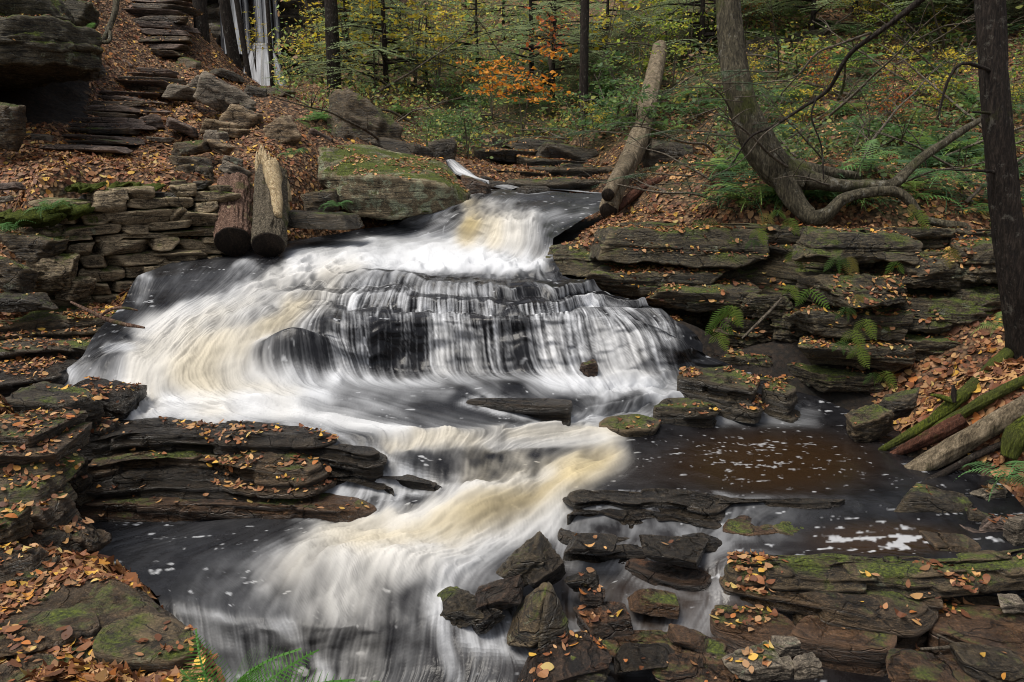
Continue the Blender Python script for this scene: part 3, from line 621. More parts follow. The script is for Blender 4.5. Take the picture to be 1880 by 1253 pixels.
def resample(P, step, closed):
    P = np.array(P, float); Q = np.concatenate([P, P[:1]]) if closed else P
    L = np.concatenate(([0], np.cumsum(np.linalg.norm(np.diff(Q[:, :2], axis=0), axis=1))))
    n = max(8, int(L[-1]/step)); s = np.linspace(0, L[-1], n, endpoint=not closed)
    return np.stack([np.interp(s, L, Q[:, k]) for k in range(Q.shape[1])], -1), s
def strata_offset(s, H, Ltot, seed, tmin, tmax, amp, closed):
    """outward offset of a bedded rock face at path length s (n) and height H (m, n): layers, blocks, cracks"""
    r = np.random.default_rng(seed); zmax = H.max()+.01; z = H.min()-r.uniform(0, tmin); out = np.zeros(H.shape); ph = r.uniform(0, 99)
    S_ = np.broadcast_to(s[None], H.shape)
    warp = .6*tmax*noise3(np.stack([S_*.7, H*1.2, 0*H+ph], -1), seed)+.18*tmin*noise3(np.stack([S_*5, H*3, 0*H+ph], -1), seed+2)
    Hw = H+warp
    while z < zmax+tmax:
        t = r.uniform(tmin, tmax); m = (Hw >= z) & (Hw < z+t)
        brk = [0]
        while brk[-1] < Ltot: brk.append(brk[-1]+r.uniform(2.5, 11)*t+.05)
        brk = np.array(brk); vals = r.normal(0, .6, len(brk))+r.normal(0, .75)
        if closed: vals[-1] = vals[0]
        k = np.clip(np.searchsorted(brk, S_[m])-1, 0, len(brk)-1)
        rel = (Hw[m]-z)/t
        edge = np.minimum(rel, 1-rel)*t
        de = np.minimum(S_[m]-brk[k], brk[np.minimum(k+1, len(brk)-1)]-S_[m])
        o = amp*vals[k]
        o -= .45*amp*np.exp(-(edge/(.10*t+.003))**2)+.35*amp*np.exp(-(np.abs(de)/.012)**2)
        o += amp*.35*(rel-.4)
        out[m] = o; z += t
    P = np.stack([S_, H*2.5, 0*H+ph], -1)
    out += amp*(.55*fbm(P, 1.6, 4, seed+3)+.22*fbm(P, 9, 3, seed+4))
    return out
def ledge(pts, ztop, zbot, label, mat='rock_ledge', seed=0, t=(.04, .11), amp=.05, step=.022, name='rock_ledge', cat='rock ledge', group=None, leaves=0, topamp=.03, taper=0.0, tilt=(0, 0)):
    """bedded bedrock shelf: closed world outline (x,y), flat-ish weathered top"""
    P, s = resample(np.array([q[:2] for q in pts]), step, True); n = len(P); Ltot = s[-1]+step
    if ((P[:, 0]*np.roll(P[:, 1], -1)-np.roll(P[:, 0], -1)*P[:, 1]).sum()) < 0: P = P[::-1].copy()
    P = blur_closed(P, 2.0)
    T = np.roll(P, -1, 0)-np.roll(P, 1, 0); T /= np.linalg.norm(T, axis=1, keepdims=True)+1e-9; Nn = np.stack([T[:, 1], -T[:, 0]], -1); Nn = blur_closed(Nn, 3)
    m = max(5, int((ztop-zbot)/(step*.75))); h = np.linspace(0, 1, m)
    H = np.repeat((zbot+(ztop-zbot)*h)[:, None], n, 1)
    off = strata_offset(s, H, Ltot, seed, t[0], t[1], amp, True)-taper*h[:, None]**2
    seam = np.clip(np.minimum(s, Ltot-s)/.1, 0, 1)[None]; off = off*seam
    off[-1] -= .25*amp
    XY = P[None]+Nn[None]*off[..., None]
    side = np.concatenate([XY, H[..., None]], -1)
    c = P.mean(0); rings = []
    nr = max(6, int(np.linalg.norm(P-c, axis=1).mean()/(step*1.6)))
    for k in range(1, nr+1):
        f = 1-k/nr; q = c+(XY[-1]-c)*f
        rings.append(np.concatenate([q, np.full((n, 1), ztop)], -1))
    top = np.stack(rings); tp = top.copy(); tp[..., 2] = 0
    nz_ = fbm(tp*np.array((1, 1.6, 1)), 2.2, 4, seed+7); terr = np.floor(nz_*3+.5)/3*.6+nz_*.4
    top[..., 2] += topamp*(terr*np.clip(np.arange(1, nr+1)/3, 0, 1)[:, None]+.25*fbm(tp, 14, 3, seed+8)*np.clip(np.arange(1, nr+1)/2, 0, 1)[:, None])
    V = np.concatenate([side, top]); V[..., 2] += (V[..., 0]-c[0])*tilt[0]+(V[..., 1]-c[1])*tilt[1]
    F = grid_faces(len(V), n, True); V = V.reshape(-1, 3)
    org = np.array((c[0], c[1], zbot))
    o = link(name, mesh_np(name, V-org, [F], [M[mat]], True), loc=org); tag(o, label, cat, group)
    if leaves: ROCKS.append((V, F, leaves))
    COLLAR.append(V)
    return o
def blur_closed(P, sig):
    k = int(4*sig); Q = np.concatenate([P[-k:], P, P[:k]]); return blur1(Q, sig, 0)[k:-k]
def wl(pts, z): return [W(a, b, z=z) for a, b in pts]
def on_ground(px, d): x = (px-CX)/F_PX*d; return np.array((x, d, ground_z(np.array([x]), np.array([d]))[0]))
def ground_at(px, py, d0=6., d1=45.):
    """where the sight line through a photo pixel meets the ground"""
    d = np.linspace(d0, d1, 700); a = np.array([W(px, py, d=1.)-np.array((0, 0, CZ))])[0]; P = a[None]*d[:, None]+np.array((0, 0, CZ))
    g = ground_z(P[:, 0], P[:, 1]); i = np.argmax(P[:, 2] <= g); 
    return np.array((P[i, 0], P[i, 1], g[i])) if P[i, 2] <= g[i] else None

# ------------------------------------------------------------------ the rock wall along the right bank
def cliff():
    path = [(985,9.75),(1060,9.15),(1130,8.55),(1200,8.1),(1262,7.75),(1330,7.75),(1390,7.95),(1440,7.95),(1480,7.5),(1560,7.3),(1640,7.3),(1720,7.35),(1800,7.2),(1920,7.2),(2060,7.1)]
    XY = np.array([((a-CX)/F_PX*d*1.0/1.0, d) for a, d in path])
    xs_px = [a for a, d in path]
    zb = np.interp(xs_px, [985,1060,1130,1230,1300,1500,1700,2060], [1.25,1.15,.85,.40,.25,.0,.05,.1])
    zt = np.interp(xs_px, [985,1060,1130,1300,1500,1700,2060], [1.55,1.72,1.74,1.74,1.76,1.78,1.72])
    lean = np.interp(xs_px, [985,1130,1262,1400,1500,2060], [.65,.95,.8,.55,.5,.7])
    P, s = resample(np.concatenate([XY, zb[:, None], zt[:, None], lean[:, None]], 1), .014, False); n = len(P)
    T = np.gradient(P[:, :2], axis=0); T /= np.linalg.norm(T, axis=1, keepdims=True); Nn = np.stack([T[:, 1], -T[:, 0]], -1); Nn = blur1(Nn, 10, 0)
    m = 150; h = np.linspace(0, 1, m)[:, None]
    H = P[None, :, 2]+(P[:, 3]-P[:, 2])[None]*h
    off = strata_offset(s, H, s[-1], 77, .05, .20, .10, False)
    big = fbm(np.stack([np.broadcast_to(s*.8, H.shape), H*1.3, 0*H], -1), 1.0, 3, 71)
    big = np.floor(big*5)/5*.6+big*.4
    off = off+.40*big-P[None, :, 4]*h**1.25
    off -= .42*sstep(.42, .10, h)*sstep(1240, 1300, np.interp(s, np.linspace(0, s[-1], 50), np.interp(np.linspace(0, s[-1], 50), np.concatenate(([0], np.cumsum(np.linalg.norm(np.diff(XY, axis=0), axis=1)))), xs_px)))[None]
    V = np.concatenate([P[None, :, :2]+Nn[None]*off[..., None], H[..., None]], -1)
    hole = np.exp(-(((V[..., 0]-W(1425, 505, 7.9)[0])/.22)**2+((H-1.32)/.15)**2)); V[..., 1] += .55*hole
    top = []
    for k in range(1, 16):
        q = V[-1].copy(); q[:, :2] -= Nn*(.085*k); g_ = ground_z(q[:, 0], q[:, 1])-.02; q[:, 2] = q[:, 2]*(1-min(1, k/7))+np.maximum(g_, q[:, 2]-.1*k)*min(1, k/7)+.03*fbm(q*np.array((1, 1, 0)), 5, 3, 2); q[:, 2] -= .06*max(0, k-10); top.append(q)
    V = np.concatenate([V, np.stack(top)])
    org = np.array((V[..., 0].mean(), 7.6, 0.))
    F = grid_faces(V.shape[0], n); V = V.reshape(-1, 3)
    o = link('rock_cliff', mesh_np('rock_cliff', V-org, [F], [M['rock_cliff']], True), loc=org)
    tag(o, 'long mossy cliff of thin dark bedded rock beside the right edge of the falls', 'cliff')
    ROCKS.append((V, F, 1.0))
cliff()
# ------------------------------------------------------------------ bedrock shelves
def slabw(pts): return [W(*a[:2], z=a[2]) for a in pts]
ledge(wl([(110,930),(200,927),(300,924),(420,923),(520,926),(640,940),(700,932),(650,905),(520,880),(110,870)], .13), .13, -.25, 'long low brown ledge rising straight from the dark lower pool at left', 'rock_brown', 1, (.05, .14), .03, leaves=.15, topamp=.012)
ledge(wl([(112,896),(200,886),(300,880),(430,884),(500,890),(505,868),(440,845),(110,835)], .235), .235, .05, 'thin dark ledge sandwiched in the middle of the left rock shelves', 'rock_wet', 2, (.03, .07), .035, leaves=.2)
ledge(wl([(150,862),(210,850),(300,838),(380,842),(440,858),(480,866),(560,866),(600,850),(560,822),(140,815)], .345), .345, .17, 'bulging grey ledge with yellow leaves on its top above the brown ledge', 'rock_ledge', 3, (.03, .08), .04, leaves=1.2)
ledge(wl([(135,815),(230,798),(330,796),(420,803),(500,806),(570,806),(612,798),(560,784),(430,772),(300,768),(110,776)], .47), .47, .27, 'topmost wet black ledge of the left shelves below the white pool', 'rock_wet', 4, (.03, .08), .035, leaves=1.0)
ledge(wl([(488,902),(560,888),(640,882),(700,890),(728,902),(700,880),(600,866),(500,872)], .205), .205, -.05, 'black wet ledge at the right end of the left shelves with water trickling over', 'rock_wet', 5, (.04, .10), .03)
ledge(wl([(1050,922),(1110,914),(1160,926),(1230,922),(1310,936),(1340,915),(1250,902),(1100,898),(1052,905)], .205), .205, -.15, 'shiny black top step at the lip of the brown pool', 'rock_wet', 6, (.025, .06), .035, step=.014, topamp=.012)
ledge(wl([(1038,948),(1090,938),(1150,956),(1240,950),(1318,968),(1335,945),(1250,922),(1060,918)], .145), .145, -.15, 'shiny black middle step below the lip of the brown pool', 'rock_wet', 7, (.025, .06), .035, step=.014, topamp=.012)
ledge(wl([(1125,985),(1180,978),(1260,996),(1325,1000),(1335,975),(1250,950),(1130,955)], .065), .065, -.2, 'lowest shiny black step beside the square-edged block', 'rock_wet', 27, (.03, .07), .03, step=.014, topamp=.012)
ledge(wl([(1330,1036),(1420,1040),(1520,1046),(1640,1050),(1780,1046),(1960,1030),(1960,985),(1800,1014),(1640,1018),(1480,1014),(1360,1018)], .135), .135, -.25, 'long mossy layered ledge holding back the small foam pool at right', 'rock_moss', 8, (.025, .075), .045, leaves=4.)
ledge(wl([(1322,1075),(1400,1092),(1500,1112),(1600,1134),(1680,1145),(1720,1120),(1700,1060),(1500,1050),(1340,1050)], .02), .02, -.3, 'broad lower ledge with leaf litter jutting out under the long mossy ledge', 'rock_ledge', 9, (.03, .09), .04, leaves=5.)
ledge(wl([(1700,1150),(1790,1190),(1900,1225),(1990,1230),(1990,1120),(1850,1110),(1720,1100)], -.05), -.05, -.4, 'dark leaf-covered ledge in the lower right corner of the scene', 'rock_brown', 10, (.05, .12), .03, leaves=3.)
ledge(wl([(1050,744),(1000,746),(930,741),(850,736),(865,730),(980,730),(1050,735)], .515), .515, .30, 'thin dark rib of rock breaking the surface under the main curtain', 'rock_wet', 11, (.04, .09), .02, topamp=.01)
ledge(wl([(1195,748),(1250,752),(1312,750),(1322,738),(1280,728),(1215,730)], .40), .40, .12, 'dark squarish rock covered with leaves in the middle of the right rapid', 'rock_dark', 12, (.05, .12), .03, leaves=2.)
ledge(wl([(1095,778),(1150,790),(1205,786),(1215,770),(1170,758),(1110,765)], .31), .31, .12, 'low mossy stone with a few yellow leaves where the rapid meets the pool', 'rock_moss', 13, (.05, .1), .02, leaves=1.)
ledge(wl([(1240,690),(1300,700),(1390,716),(1400,695),(1330,668),(1250,670)], .55), .55, .25, 'low shelf heaped with orange leaves at the foot of the cliff', 'rock_dark', 14, (.04, .1), .03, leaves=3.)
ledge(wl([(1395,712),(1450,725),(1465,712),(1420,695)], .47), .47, .15, 'small dark rock with leaves tucked against the cliff base', 'rock_dark', 15, (.04, .1), .03, leaves=2.)
ledge(wl([(-140,612),(60,590),(150,588),(230,585),(262,572),(240,558),(120,556),(-140,565)], .95), .95, .55, 'mossy flat ledge topped with orange leaves below the stone wall', 'rock_moss', 16, (.05, .12), .05, leaves=2.2)
ledge(wl([(-140,665),(40,640),(120,636),(190,650),(235,640),(225,610),(100,600),(-140,610)], .80), .80, .45, 'dark mossy ledge under the flat leafy one on the left bank', 'rock_dark', 17, (.05, .12), .05, leaves=.6)
ledge(wl([(-140,715),(30,700),(110,690),(150,668),(160,650),(60,640),(-140,650)], .70), .70, .4, 'lowest wet ledge of the left bank next to the white cascade', 'rock_wet', 18, (.05, .12), .05, leaves=1.6)
ledge(wl([(-120,1330),(-120,1060),(60,1050),(160,1045),(215,1062),(262,1092),(315,1130),(352,1165),(370,1205),(368,1262),(372,1340)], .385), .385, -.45, 'flat bank slab strewn with leaves in the lower left corner', 'rock_ledge', 19, (.05, .13), .04, step=.014, leaves=16., topamp=.022)
ledge(wl([(-60,1150),(30,1125),(110,1108),(178,1112),(190,1150),(130,1180),(60,1200),(-60,1215)], .425), .425, .3, 'smooth grey plate lying on the corner bank under yellow leaves', 'rock_ledge', 20, (.05, .08), .015, step=.014, leaves=1., topamp=.012, name='flat_rock', cat='flat rock')
ledge(wl([(180,1155),(270,1122),(335,1150),(362,1185),(320,1205),(235,1205),(180,1190)], .425), .425, .3, 'mossy plate at the water edge of the corner bank', 'rock_moss', 21, (.05, .08), .015, step=.014, leaves=.8, topamp=.012, name='flat_rock', cat='flat rock')
ledge(wl([(-60,1235),(70,1195),(150,1200),(190,1235),(180,1300),(-60,1340)], .44), .44, .3, 'nearest grey plate of the corner bank at the bottom edge', 'rock_ledge', 22, (.05, .08), .015, step=.014, leaves=.6, topamp=.012, name='flat_rock', cat='flat rock')
ledge(wl([(1300,1140),(1380,1168),(1440,1185),(1462,1160),(1440,1130),(1360,1112),(1310,1112)], -.075), -.075, -.35, 'flat brown slab with yellow leaves below the little spout', 'rock_brown', 23, (.08, .14), .02, leaves=1.2, topamp=.01, name='flat_rock', cat='flat rock')
ledge(wl([(1445,1165),(1540,1180),(1632,1188),(1645,1165),(1600,1140),(1480,1128)], -.05), -.05, -.35, 'long rounded brown block lying beside the flat brown slab', 'rock_brown', 24, (.1, .2), .02, leaves=1.2, topamp=.015, name='flat_rock', cat='flat rock')
ledge(wl([(1140,1035),(1190,1055),(1250,1072),(1308,1075),(1322,1045),(1260,1020),(1180,1012)], .01), .01, -.3, 'rusty brown rock with water sliding over it beside the spout', 'rock_rust', 25, (.06, .14), .03, name='rock', cat='rock')
ledge(wl([(1020,985),(1075,992),(1130,992),(1182,985),(1180,968),(1110,955),(1030,965)], .06), .06, -.2, 'black square-edged block jutting into the white chute', 'rock_wet', 26, (.07, .14), .015, topamp=.01, name='rock', cat='rock')
ledge(wl([(1310,926),(1390,922),(1470,928),(1548,926),(1560,916),(1470,910),(1380,911),(1315,914)], .212), .212, 0., 'thin black lip of rock holding back the brown pool', 'rock_wet', 41, (.03, .06), .025, step=.014, topamp=.01)
ledge(wl([(1325,972),(1380,982),(1450,975),(1520,968),(1560,952),(1500,940),(1400,938),(1335,948)], .158), .158, -.1, 'broad low brown shelf under the thin black lip of the pool', 'rock_brown', 42, (.03, .06), .03, step=.014, topamp=.02, leaves=.5)
ledge(wl([(1030,1014),(1100,1022),(1190,1018),(1270,1030),(1335,1022),(1330,1000),(1200,992),(1050,998)], .03), .03, -.25, 'long low wet shelf crossing above the rusty rock', 'rock_wet', 43, (.03, .06), .03, step=.014, topamp=.015)
ledge(wl([(1085,1190),(1160,1200),(1260,1196),(1330,1210),(1340,1180),(1250,1160),(1150,1160),(1090,1170)], -.10), -.10, -.4, 'flat brown shelf just awash at the bottom edge right of the wedges', 'rock_brown', 44, (.04, .08), .03, step=.014, topamp=.015)
ledge(wl([(520,816),(600,824),(680,838),(705,832),(690,820),(600,808),(520,804)], .415), .415, .2, 'thin wet black shelf continuing the topmost left ledge into the falls', 'rock_wet', 45, (.03, .06), .03, step=.014, topamp=.012)
ledge(wl([(515,884),(620,872),(720,880),(800,896),(815,886),(760,868),(640,856),(520,864)], .245), .245, .05, 'wet black shelf under the veil of the lower falls', 'rock_wet', 46, (.03, .06), .03, step=.014, topamp=.012)
# upstream bedded ribs beyond the top lip
for k, (pts, z, lab) in enumerate([
    ([(860,312),(960,318),(1060,326),(1130,330),(1130,305),(980,292),(880,290)], 2.33, 'lowest bedded rib of rock upstream covered with fallen leaves'),
    ([(930,338),(1010,344),(1090,342),(1130,336),(1120,322),(1000,322)], 2.16, 'black wet rib of rock beside the upstream rapid')]):
    ledge([W(a, b, d=15.5-(b-290)*.062) for a, b in pts], z, z-.6, lab, 'rock_dark', 30+k, (.06, .16), .12, step=.05, leaves=.5)

M['rock_outcrop'] = rock_mat('rock_outcrop', (.02, .017, .010), (.062, .052, .03), (.145, .12, .074), moss=.75, lichen=.35)
M['rock_boulder'] = rock_mat('rock_boulder', (.05, .038, .02), (.18, .138, .078), (.30, .235, .14), moss=.78, lichen=1.2)
# buttresses and overhanging beds standing out of the cliff
for q in [(1230,452,8.55,300,66,5,'long overhanging bed at the top of the cliff left of the dark notch'),(1180,515,8.25,210,50,6,'bed under the long overhang near the upper fall'),(1090,470,9.0,150,46,4,'stepped bed next to the white upper pool'),
          (1280,545,7.95,190,44,4,'flat bed with leaves above the small spout'),(1560,455,7.75,210,56,3,'mossy top bed of the middle buttress of the cliff'),(1575,530,7.45,190,52,2,'second bed of the middle buttress with ferns'),
          (1560,590,7.35,200,46,2,'third bed of the middle buttress'),(1570,645,7.25,190,48,3,'pale lower bed of the middle buttress'),(1545,695,7.2,150,36,4,'lowest bed of the middle buttress above the dark undercut'),
          (1715,500,7.6,170,60,-3,'upper bed of the right part of the cliff'),(1720,575,7.45,180,56,-2,'mossy bed of the right part of the cliff'),(1690,635,7.3,150,44,-2,'low bed behind the leaf slope'),(1370,610,7.85,120,60,6,'recessed block right of the small spout'),(1330,662,7.75,210,56,3,'dark recessed bed at the back of the undercut'),(1425,700,7.6,200,48,3,'lowest dark bed at the back of the undercut'),(1640,705,7.25,130,36,-2,'dark bed between the undercut and the leaf slope'),(1480,600,7.7,120,50,3,'dark recessed bed left of the middle buttress'),(1840,480,7.5,160,70,-3,'dark bed behind the straight dark trunk'),(1830,560,7.4,150,60,-3,'lower dark bed behind the straight dark trunk'),(1400,560,7.8,110,40,4,'leaf-topped block below the dark notch')]:
    px, py, d, ww, hh, ro, lab = q
    rock(px, py, d+.08, ww, hh, lab, 'rock_cliff', .6, roll=ro*.6, yaw=(px % 17)-8, seed=int(px+py*3), name='rock_bed', cat='rock bed', res=6, chips=7, p=30, strat=1.2, rough=1.5, layers=4.5, bed=.34, leaves=.8)
def moss_mat():
    b = NB('moss'); q = b.pos(); n = b.noise(q, 55, 5, .75)
    c = b.ramp(n, [(.3, (.015, .022, .004)), (.5, (.05, .065, .010)), (.7, (.11, .125, .018))]); b.bump(n, 1., .03); return b.fin(c, .95, .15)
M['moss'] = moss_mat()
# ------------------------------------------------------------------ dry stone wall on the left
def stone_wall():
    ctrl = [(60,575,8.05),(130,560,8.15),(215,535,8.4),(300,505,8.75),(395,487,9.05)]
    P = np.array([W(a, b, d=c) for a, b, c in ctrl]); base = P[:, 2]-.12
    topz = np.array([W(60,398,d=8.2)[2], W(130,348,d=8.35)[2], W(215,346,d=8.6)[2], W(300,346,d=8.95)[2], W(395,345,d=9.25)[2]])
    Q, s = resample(np.stack([P[:, 0], P[:, 1], base, topz], 1), .02, False); Ltot = s[-1]
    r = random.Random(5); Vs, Fs, off = [], [], 0
    z0 = base.min(); courses = []; z = z0
    while z < topz.max()+.02:
        h = r.uniform(.06, .15); courses.append((z, h)); z += h
    for zc, h in courses:
        x = r.uniform(-.25, 0)
        while x < Ltot:
            l = r.choice((r.uniform(.14, .32), r.uniform(.25, .62))); xm = min(max(x+l/2, 0), Ltot-.01); i = int(xm/Ltot*(len(s)-1))
            zz = zc+.05*math.sin(xm*2.2)+.03*math.sin(xm*5+1)
            if zz > Q[i, 2]-.08 and zz+h < Q[i, 3]+.03:
                hh = h*r.uniform(.9, 1.1)
                if r.random() < .14 and zz+2.0*h < Q[i, 3]: hh = h*1.8
                V, F = rock_verts((l*1.03, .42, hh*1.04), r.randrange(9999), 4, 6, 26, .6, .9, 2.)
                yaw = math.atan2(Q[min(i+5, len(Q)-1), 1]-Q[max(i-5, 0), 1], Q[min(i+5, len(Q)-1), 0]-Q[max(i-5, 0), 0])
                R = rot_m(r.uniform(-.05, .05)*1.6, yaw+r.uniform(-.08, .08), r.uniform(-.05, .05))
                rel = (zz-Q[i, 2])/max(.1, Q[i, 3]-Q[i, 2])
                c = np.array((Q[i, 0], Q[i, 1]+.16+.22*rel+r.uniform(-.05, .05), zz+hh/2))
                Vs.append(V@R.T+c); Fs.append(F+off); off += len(V)
            x += l
    V = np.concatenate(Vs); org = P[2].copy()
    root = empty('stone_wall', org); tag(root, 'dry stone retaining wall of flat brown stones left of the falls', 'stone wall')
    link('stones', mesh_np('stones', V-org, [np.concatenate(Fs)], [M['rock_wall']], True), root)
    # packed dark core behind the face
    core = []
    for k in range(len(Q)):
        for dy, z in ((.30, Q[k, 2]), (.50, Q[k, 3]-.06), (.95, Q[k, 3]-.05)): core.append((Q[k, 0], Q[k, 1]+dy, z))
    link('core', mesh_np('core', np.array(core)-org, [grid_faces(len(Q), 3)], [M['rock_dark']], True), root)
    # moss cushions along the coping
    Vs, Fs, off = [], [], 0
    for px, py, d, wd, hg in ((262,345,8.95,.2,.035),(225,343,8.8,.16,.03),(150,345,8.5,.18,.03),(110,388,8.2,.30,.07),(45,402,8.05,.36,.08)):
        V, F = ICO[4]; V = V*np.array((wd, .16, hg)); V = V+.04*fbm(V, 16, 4, int(px))[:, None]*np.array((1, .6, 1)); Vs.append(V+W(px, py, d=d)+np.array((0, .05, 0))); Fs.append(F+off); off += len(V)
    link('moss', mesh_np('moss', np.concatenate(Vs)-org, [np.concatenate(Fs)], [M['moss']], True), root)
stone_wall()

# ------------------------------------------------------------------ boulders and loose stones
hull_rock([W(578,268,11.6),W(650,262,12.3),W(810,292,12.3),W(866,350,11.0),W(612,318,10.7),W(700,322,10.4),W(800,334,10.5),W(580,330,11.0),W(648,392,10.6),W(735,404,10.4),W(868,380,10.8),W(640,400,12.2),W(860,385,12.2)],
    'huge slanting boulder with mossy face and leaf-strewn top at the head of the falls','rock_boulder',104,leaves=1.0)
rock(668,240,13.8,130,95,'mossy dark boulder behind the huge slanting boulder','rock_moss',.9,roll=28,yaw=10,seed=12,name='boulder',cat='boulder',res=5,leaves=.2)
rock(735,276,13.6,110,34,'low dark slab between the two mossy boulders and the stream','rock_dark',1.,roll=14,seed=13,leaves=.3)
rock(815,282,14,42,52,'dark upright stone standing at the bend of the upstream rapid','rock_dark',.9,roll=-6,seed=14)
rock(842,322,13.0,40,16,'small dark stone on the left edge of the upstream rapid','rock_wet',.9,seed=151)
rock(885,331,13.0,44,16,'flat dark stone on the right edge of the upstream rapid','rock_wet',.9,roll=6,seed=152)
rock(925,341,12.5,60,14,'low wet stone splitting the upstream rapid from the far bank','rock_wet',.9,roll=4,seed=153)
rock(876,352,11.6,52,38,'brown stone at the right foot of the huge boulder','rock_brown',1.,roll=18,seed=15)
rock(978,357,11.6,56,32,'wet black block in the stream just above the top lip','rock_wet',.9,roll=-4,yaw=25,seed=16,strat=.2)
rock(590,372,10.4,64,46,'mossy boulder leaning against the left end of the huge boulder','rock_moss',.8,roll=-15,seed=17,leaves=.3)
rock(590,405,9.9,130,30,'dark flat slab under the huge boulder beside the stumps','rock_dark',.7,roll=2,seed=18)
# head of the left slope: overhanging outcrop
rock(45,98,10.9,240,92,'big overhanging outcrop slab with moss and ferns above a dark hollow','rock_outcrop',.9,roll=-3,yaw=-15,seed=121,name='rock_outcrop',cat='outcrop',res=6,chips=6,rough=1.4,leaves=.4,strat=.8,layers=3.,bed=.22)
rock(10,28,11.9,230,90,'mossy second tier of the outcrop at the upper left corner','rock_outcrop',.9,roll=12,yaw=-10,seed=125,name='rock_outcrop',cat='outcrop',res=6,chips=6,rough=1.4,leaves=.5,layers=3.,bed=.2)
rock(152,122,11.3,56,46,'small dark nose of rock at the right end of the overhang','rock_dark',.9,roll=20,seed=26,name='rock_outcrop',cat='outcrop',res=5)
rock(-60,190,10.5,110,150,'added dark rock out of view blocking light on the left side of the hollow','rock_dark',.8,seed=27,name='rock_outcrop',cat='outcrop',res=5)  # added beyond the left border to keep light out of the hollow
rock(10,235,10.0,60,90,'mossy green boulder at the left end of the path','rock_moss',.8,roll=12,seed=23,name='boulder',cat='boulder',res=5)
rock(120,30,12.8,90,56,'upper tier of the outcrop below the curling root','rock_outcrop',.9,roll=10,seed=24,name='rock_outcrop',cat='outcrop',res=5,leaves=1)
# loose stones on the path slope
for q in [
 (333,170,13.2,52,30,8,'rock_grey','layered stone beside the middle flight of steps'),(367,162,13.3,34,50,35,'rock_grey','tall grey stone leaning right at the top of the rubble'),
 (398,172,13.0,62,56,32,'rock_grey','large pale angular stone at the centre of the rubble pile'),(436,184,13.0,48,38,35,'rock_grey','flat pale stone at the right end of the rubble pile'),
 (444,221,12.2,66,50,28,'rock_tan','biggest tan slab sloping down the rubble slope'),(519,246,11.8,52,62,-28,'rock_tan','pinkish broad slab standing right of the rubble above the broken stump'),
 (410,238,12.0,72,32,14,'rock_tan','tan stone lying left of the biggest tan slab'),(430,245,11.8,40,18,10,'rock_tan','small tan stone tucked against the biggest tan slab'),
 (277,229,11.9,38,36,-20,'rock_purple','dark angular stone beside the lower steps'),(335,235,11.7,58,22,26,'rock_purple','dark slab tipped to the right near the lower steps'),
 (396,251,11.4,42,22,14,'rock_grey','greenish wedge stone below the tan stones'),(352,272,10.8,62,28,-6,'rock_moss','mossy topped stone above the corner of the wall'),
 (403,270,10.9,40,24,24,'rock_tan','brown wedge under the greenish wedge stone'),(352,300,10.2,56,26,4,'rock_moss','mossy stone third from the wall coping'),
 (427,296,10.4,36,16,18,'rock_grey','thin grey slab beside the broken stump'),(431,316,10.1,52,28,32,'rock_grey','grey slab sliding toward the broken stump'),
 (342,318,9.8,40,30,0,'rock_moss','blocky mossy stone on the wall corner'),(376,322,9.8,34,36,3,'rock_moss','upright mossy block at the wall corner'),
 (325,340,9.5,40,22,0,'rock_moss','square mossy stone set on the coping'),(370,340,9.5,32,18,0,'rock_dark','dark stone on the right end of the coping'),
 (75,258,10.8,54,26,4,'rock_grey','grey stone at the foot of the steps by the hollow'),(221,119,14.6,36,24,26,'rock_purple','pinkish slab lying below the top flight'),
 (18,343,8.9,44,15,-4,'rock_purple','pale flat stone on the path at the left border'),(10,366,8.6,24,12,-6,'rock_grey','small pale stone under the flat one at the left border'),
 (125,307,9.7,40,14,6,'rock_purple','flat stone half buried in the path'),(293,257,11.4,36,10,4,'rock_grey','pale flake lying in the leaves right of the steps'),
 (350,120,15.5,42,24,20,'rock_moss','mossy stone under the trees at the ridge'),(420,140,15.5,54,16,16,'rock_dark','dark flat stone on the ridge below the trees'),
 (470,172,14.6,40,26,10,'rock_dark','dark stone on the crest of the slope'),(510,170,15,60,16,6,'rock_moss','mossy flat stone at the end of the crest'),
 (590,252,12.8,48,14,24,'rock_purple','thin slab under the ferns above the huge boulder'),(455,205,12.8,30,22,12,'rock_dark','small dark stone between the slabs of the rubble')]:
    px, py, d, ww, hh, ro, mt, lab = q
    rock(px, py, d, ww*.98, hh*.92, lab, mt, .8, roll=ro, yaw=(px*37 % 50)-25, seed=int(px*7+py), res=4, leaves=.2, chips=6, p=44, rough=1.0, bed=.12, layers=2.)
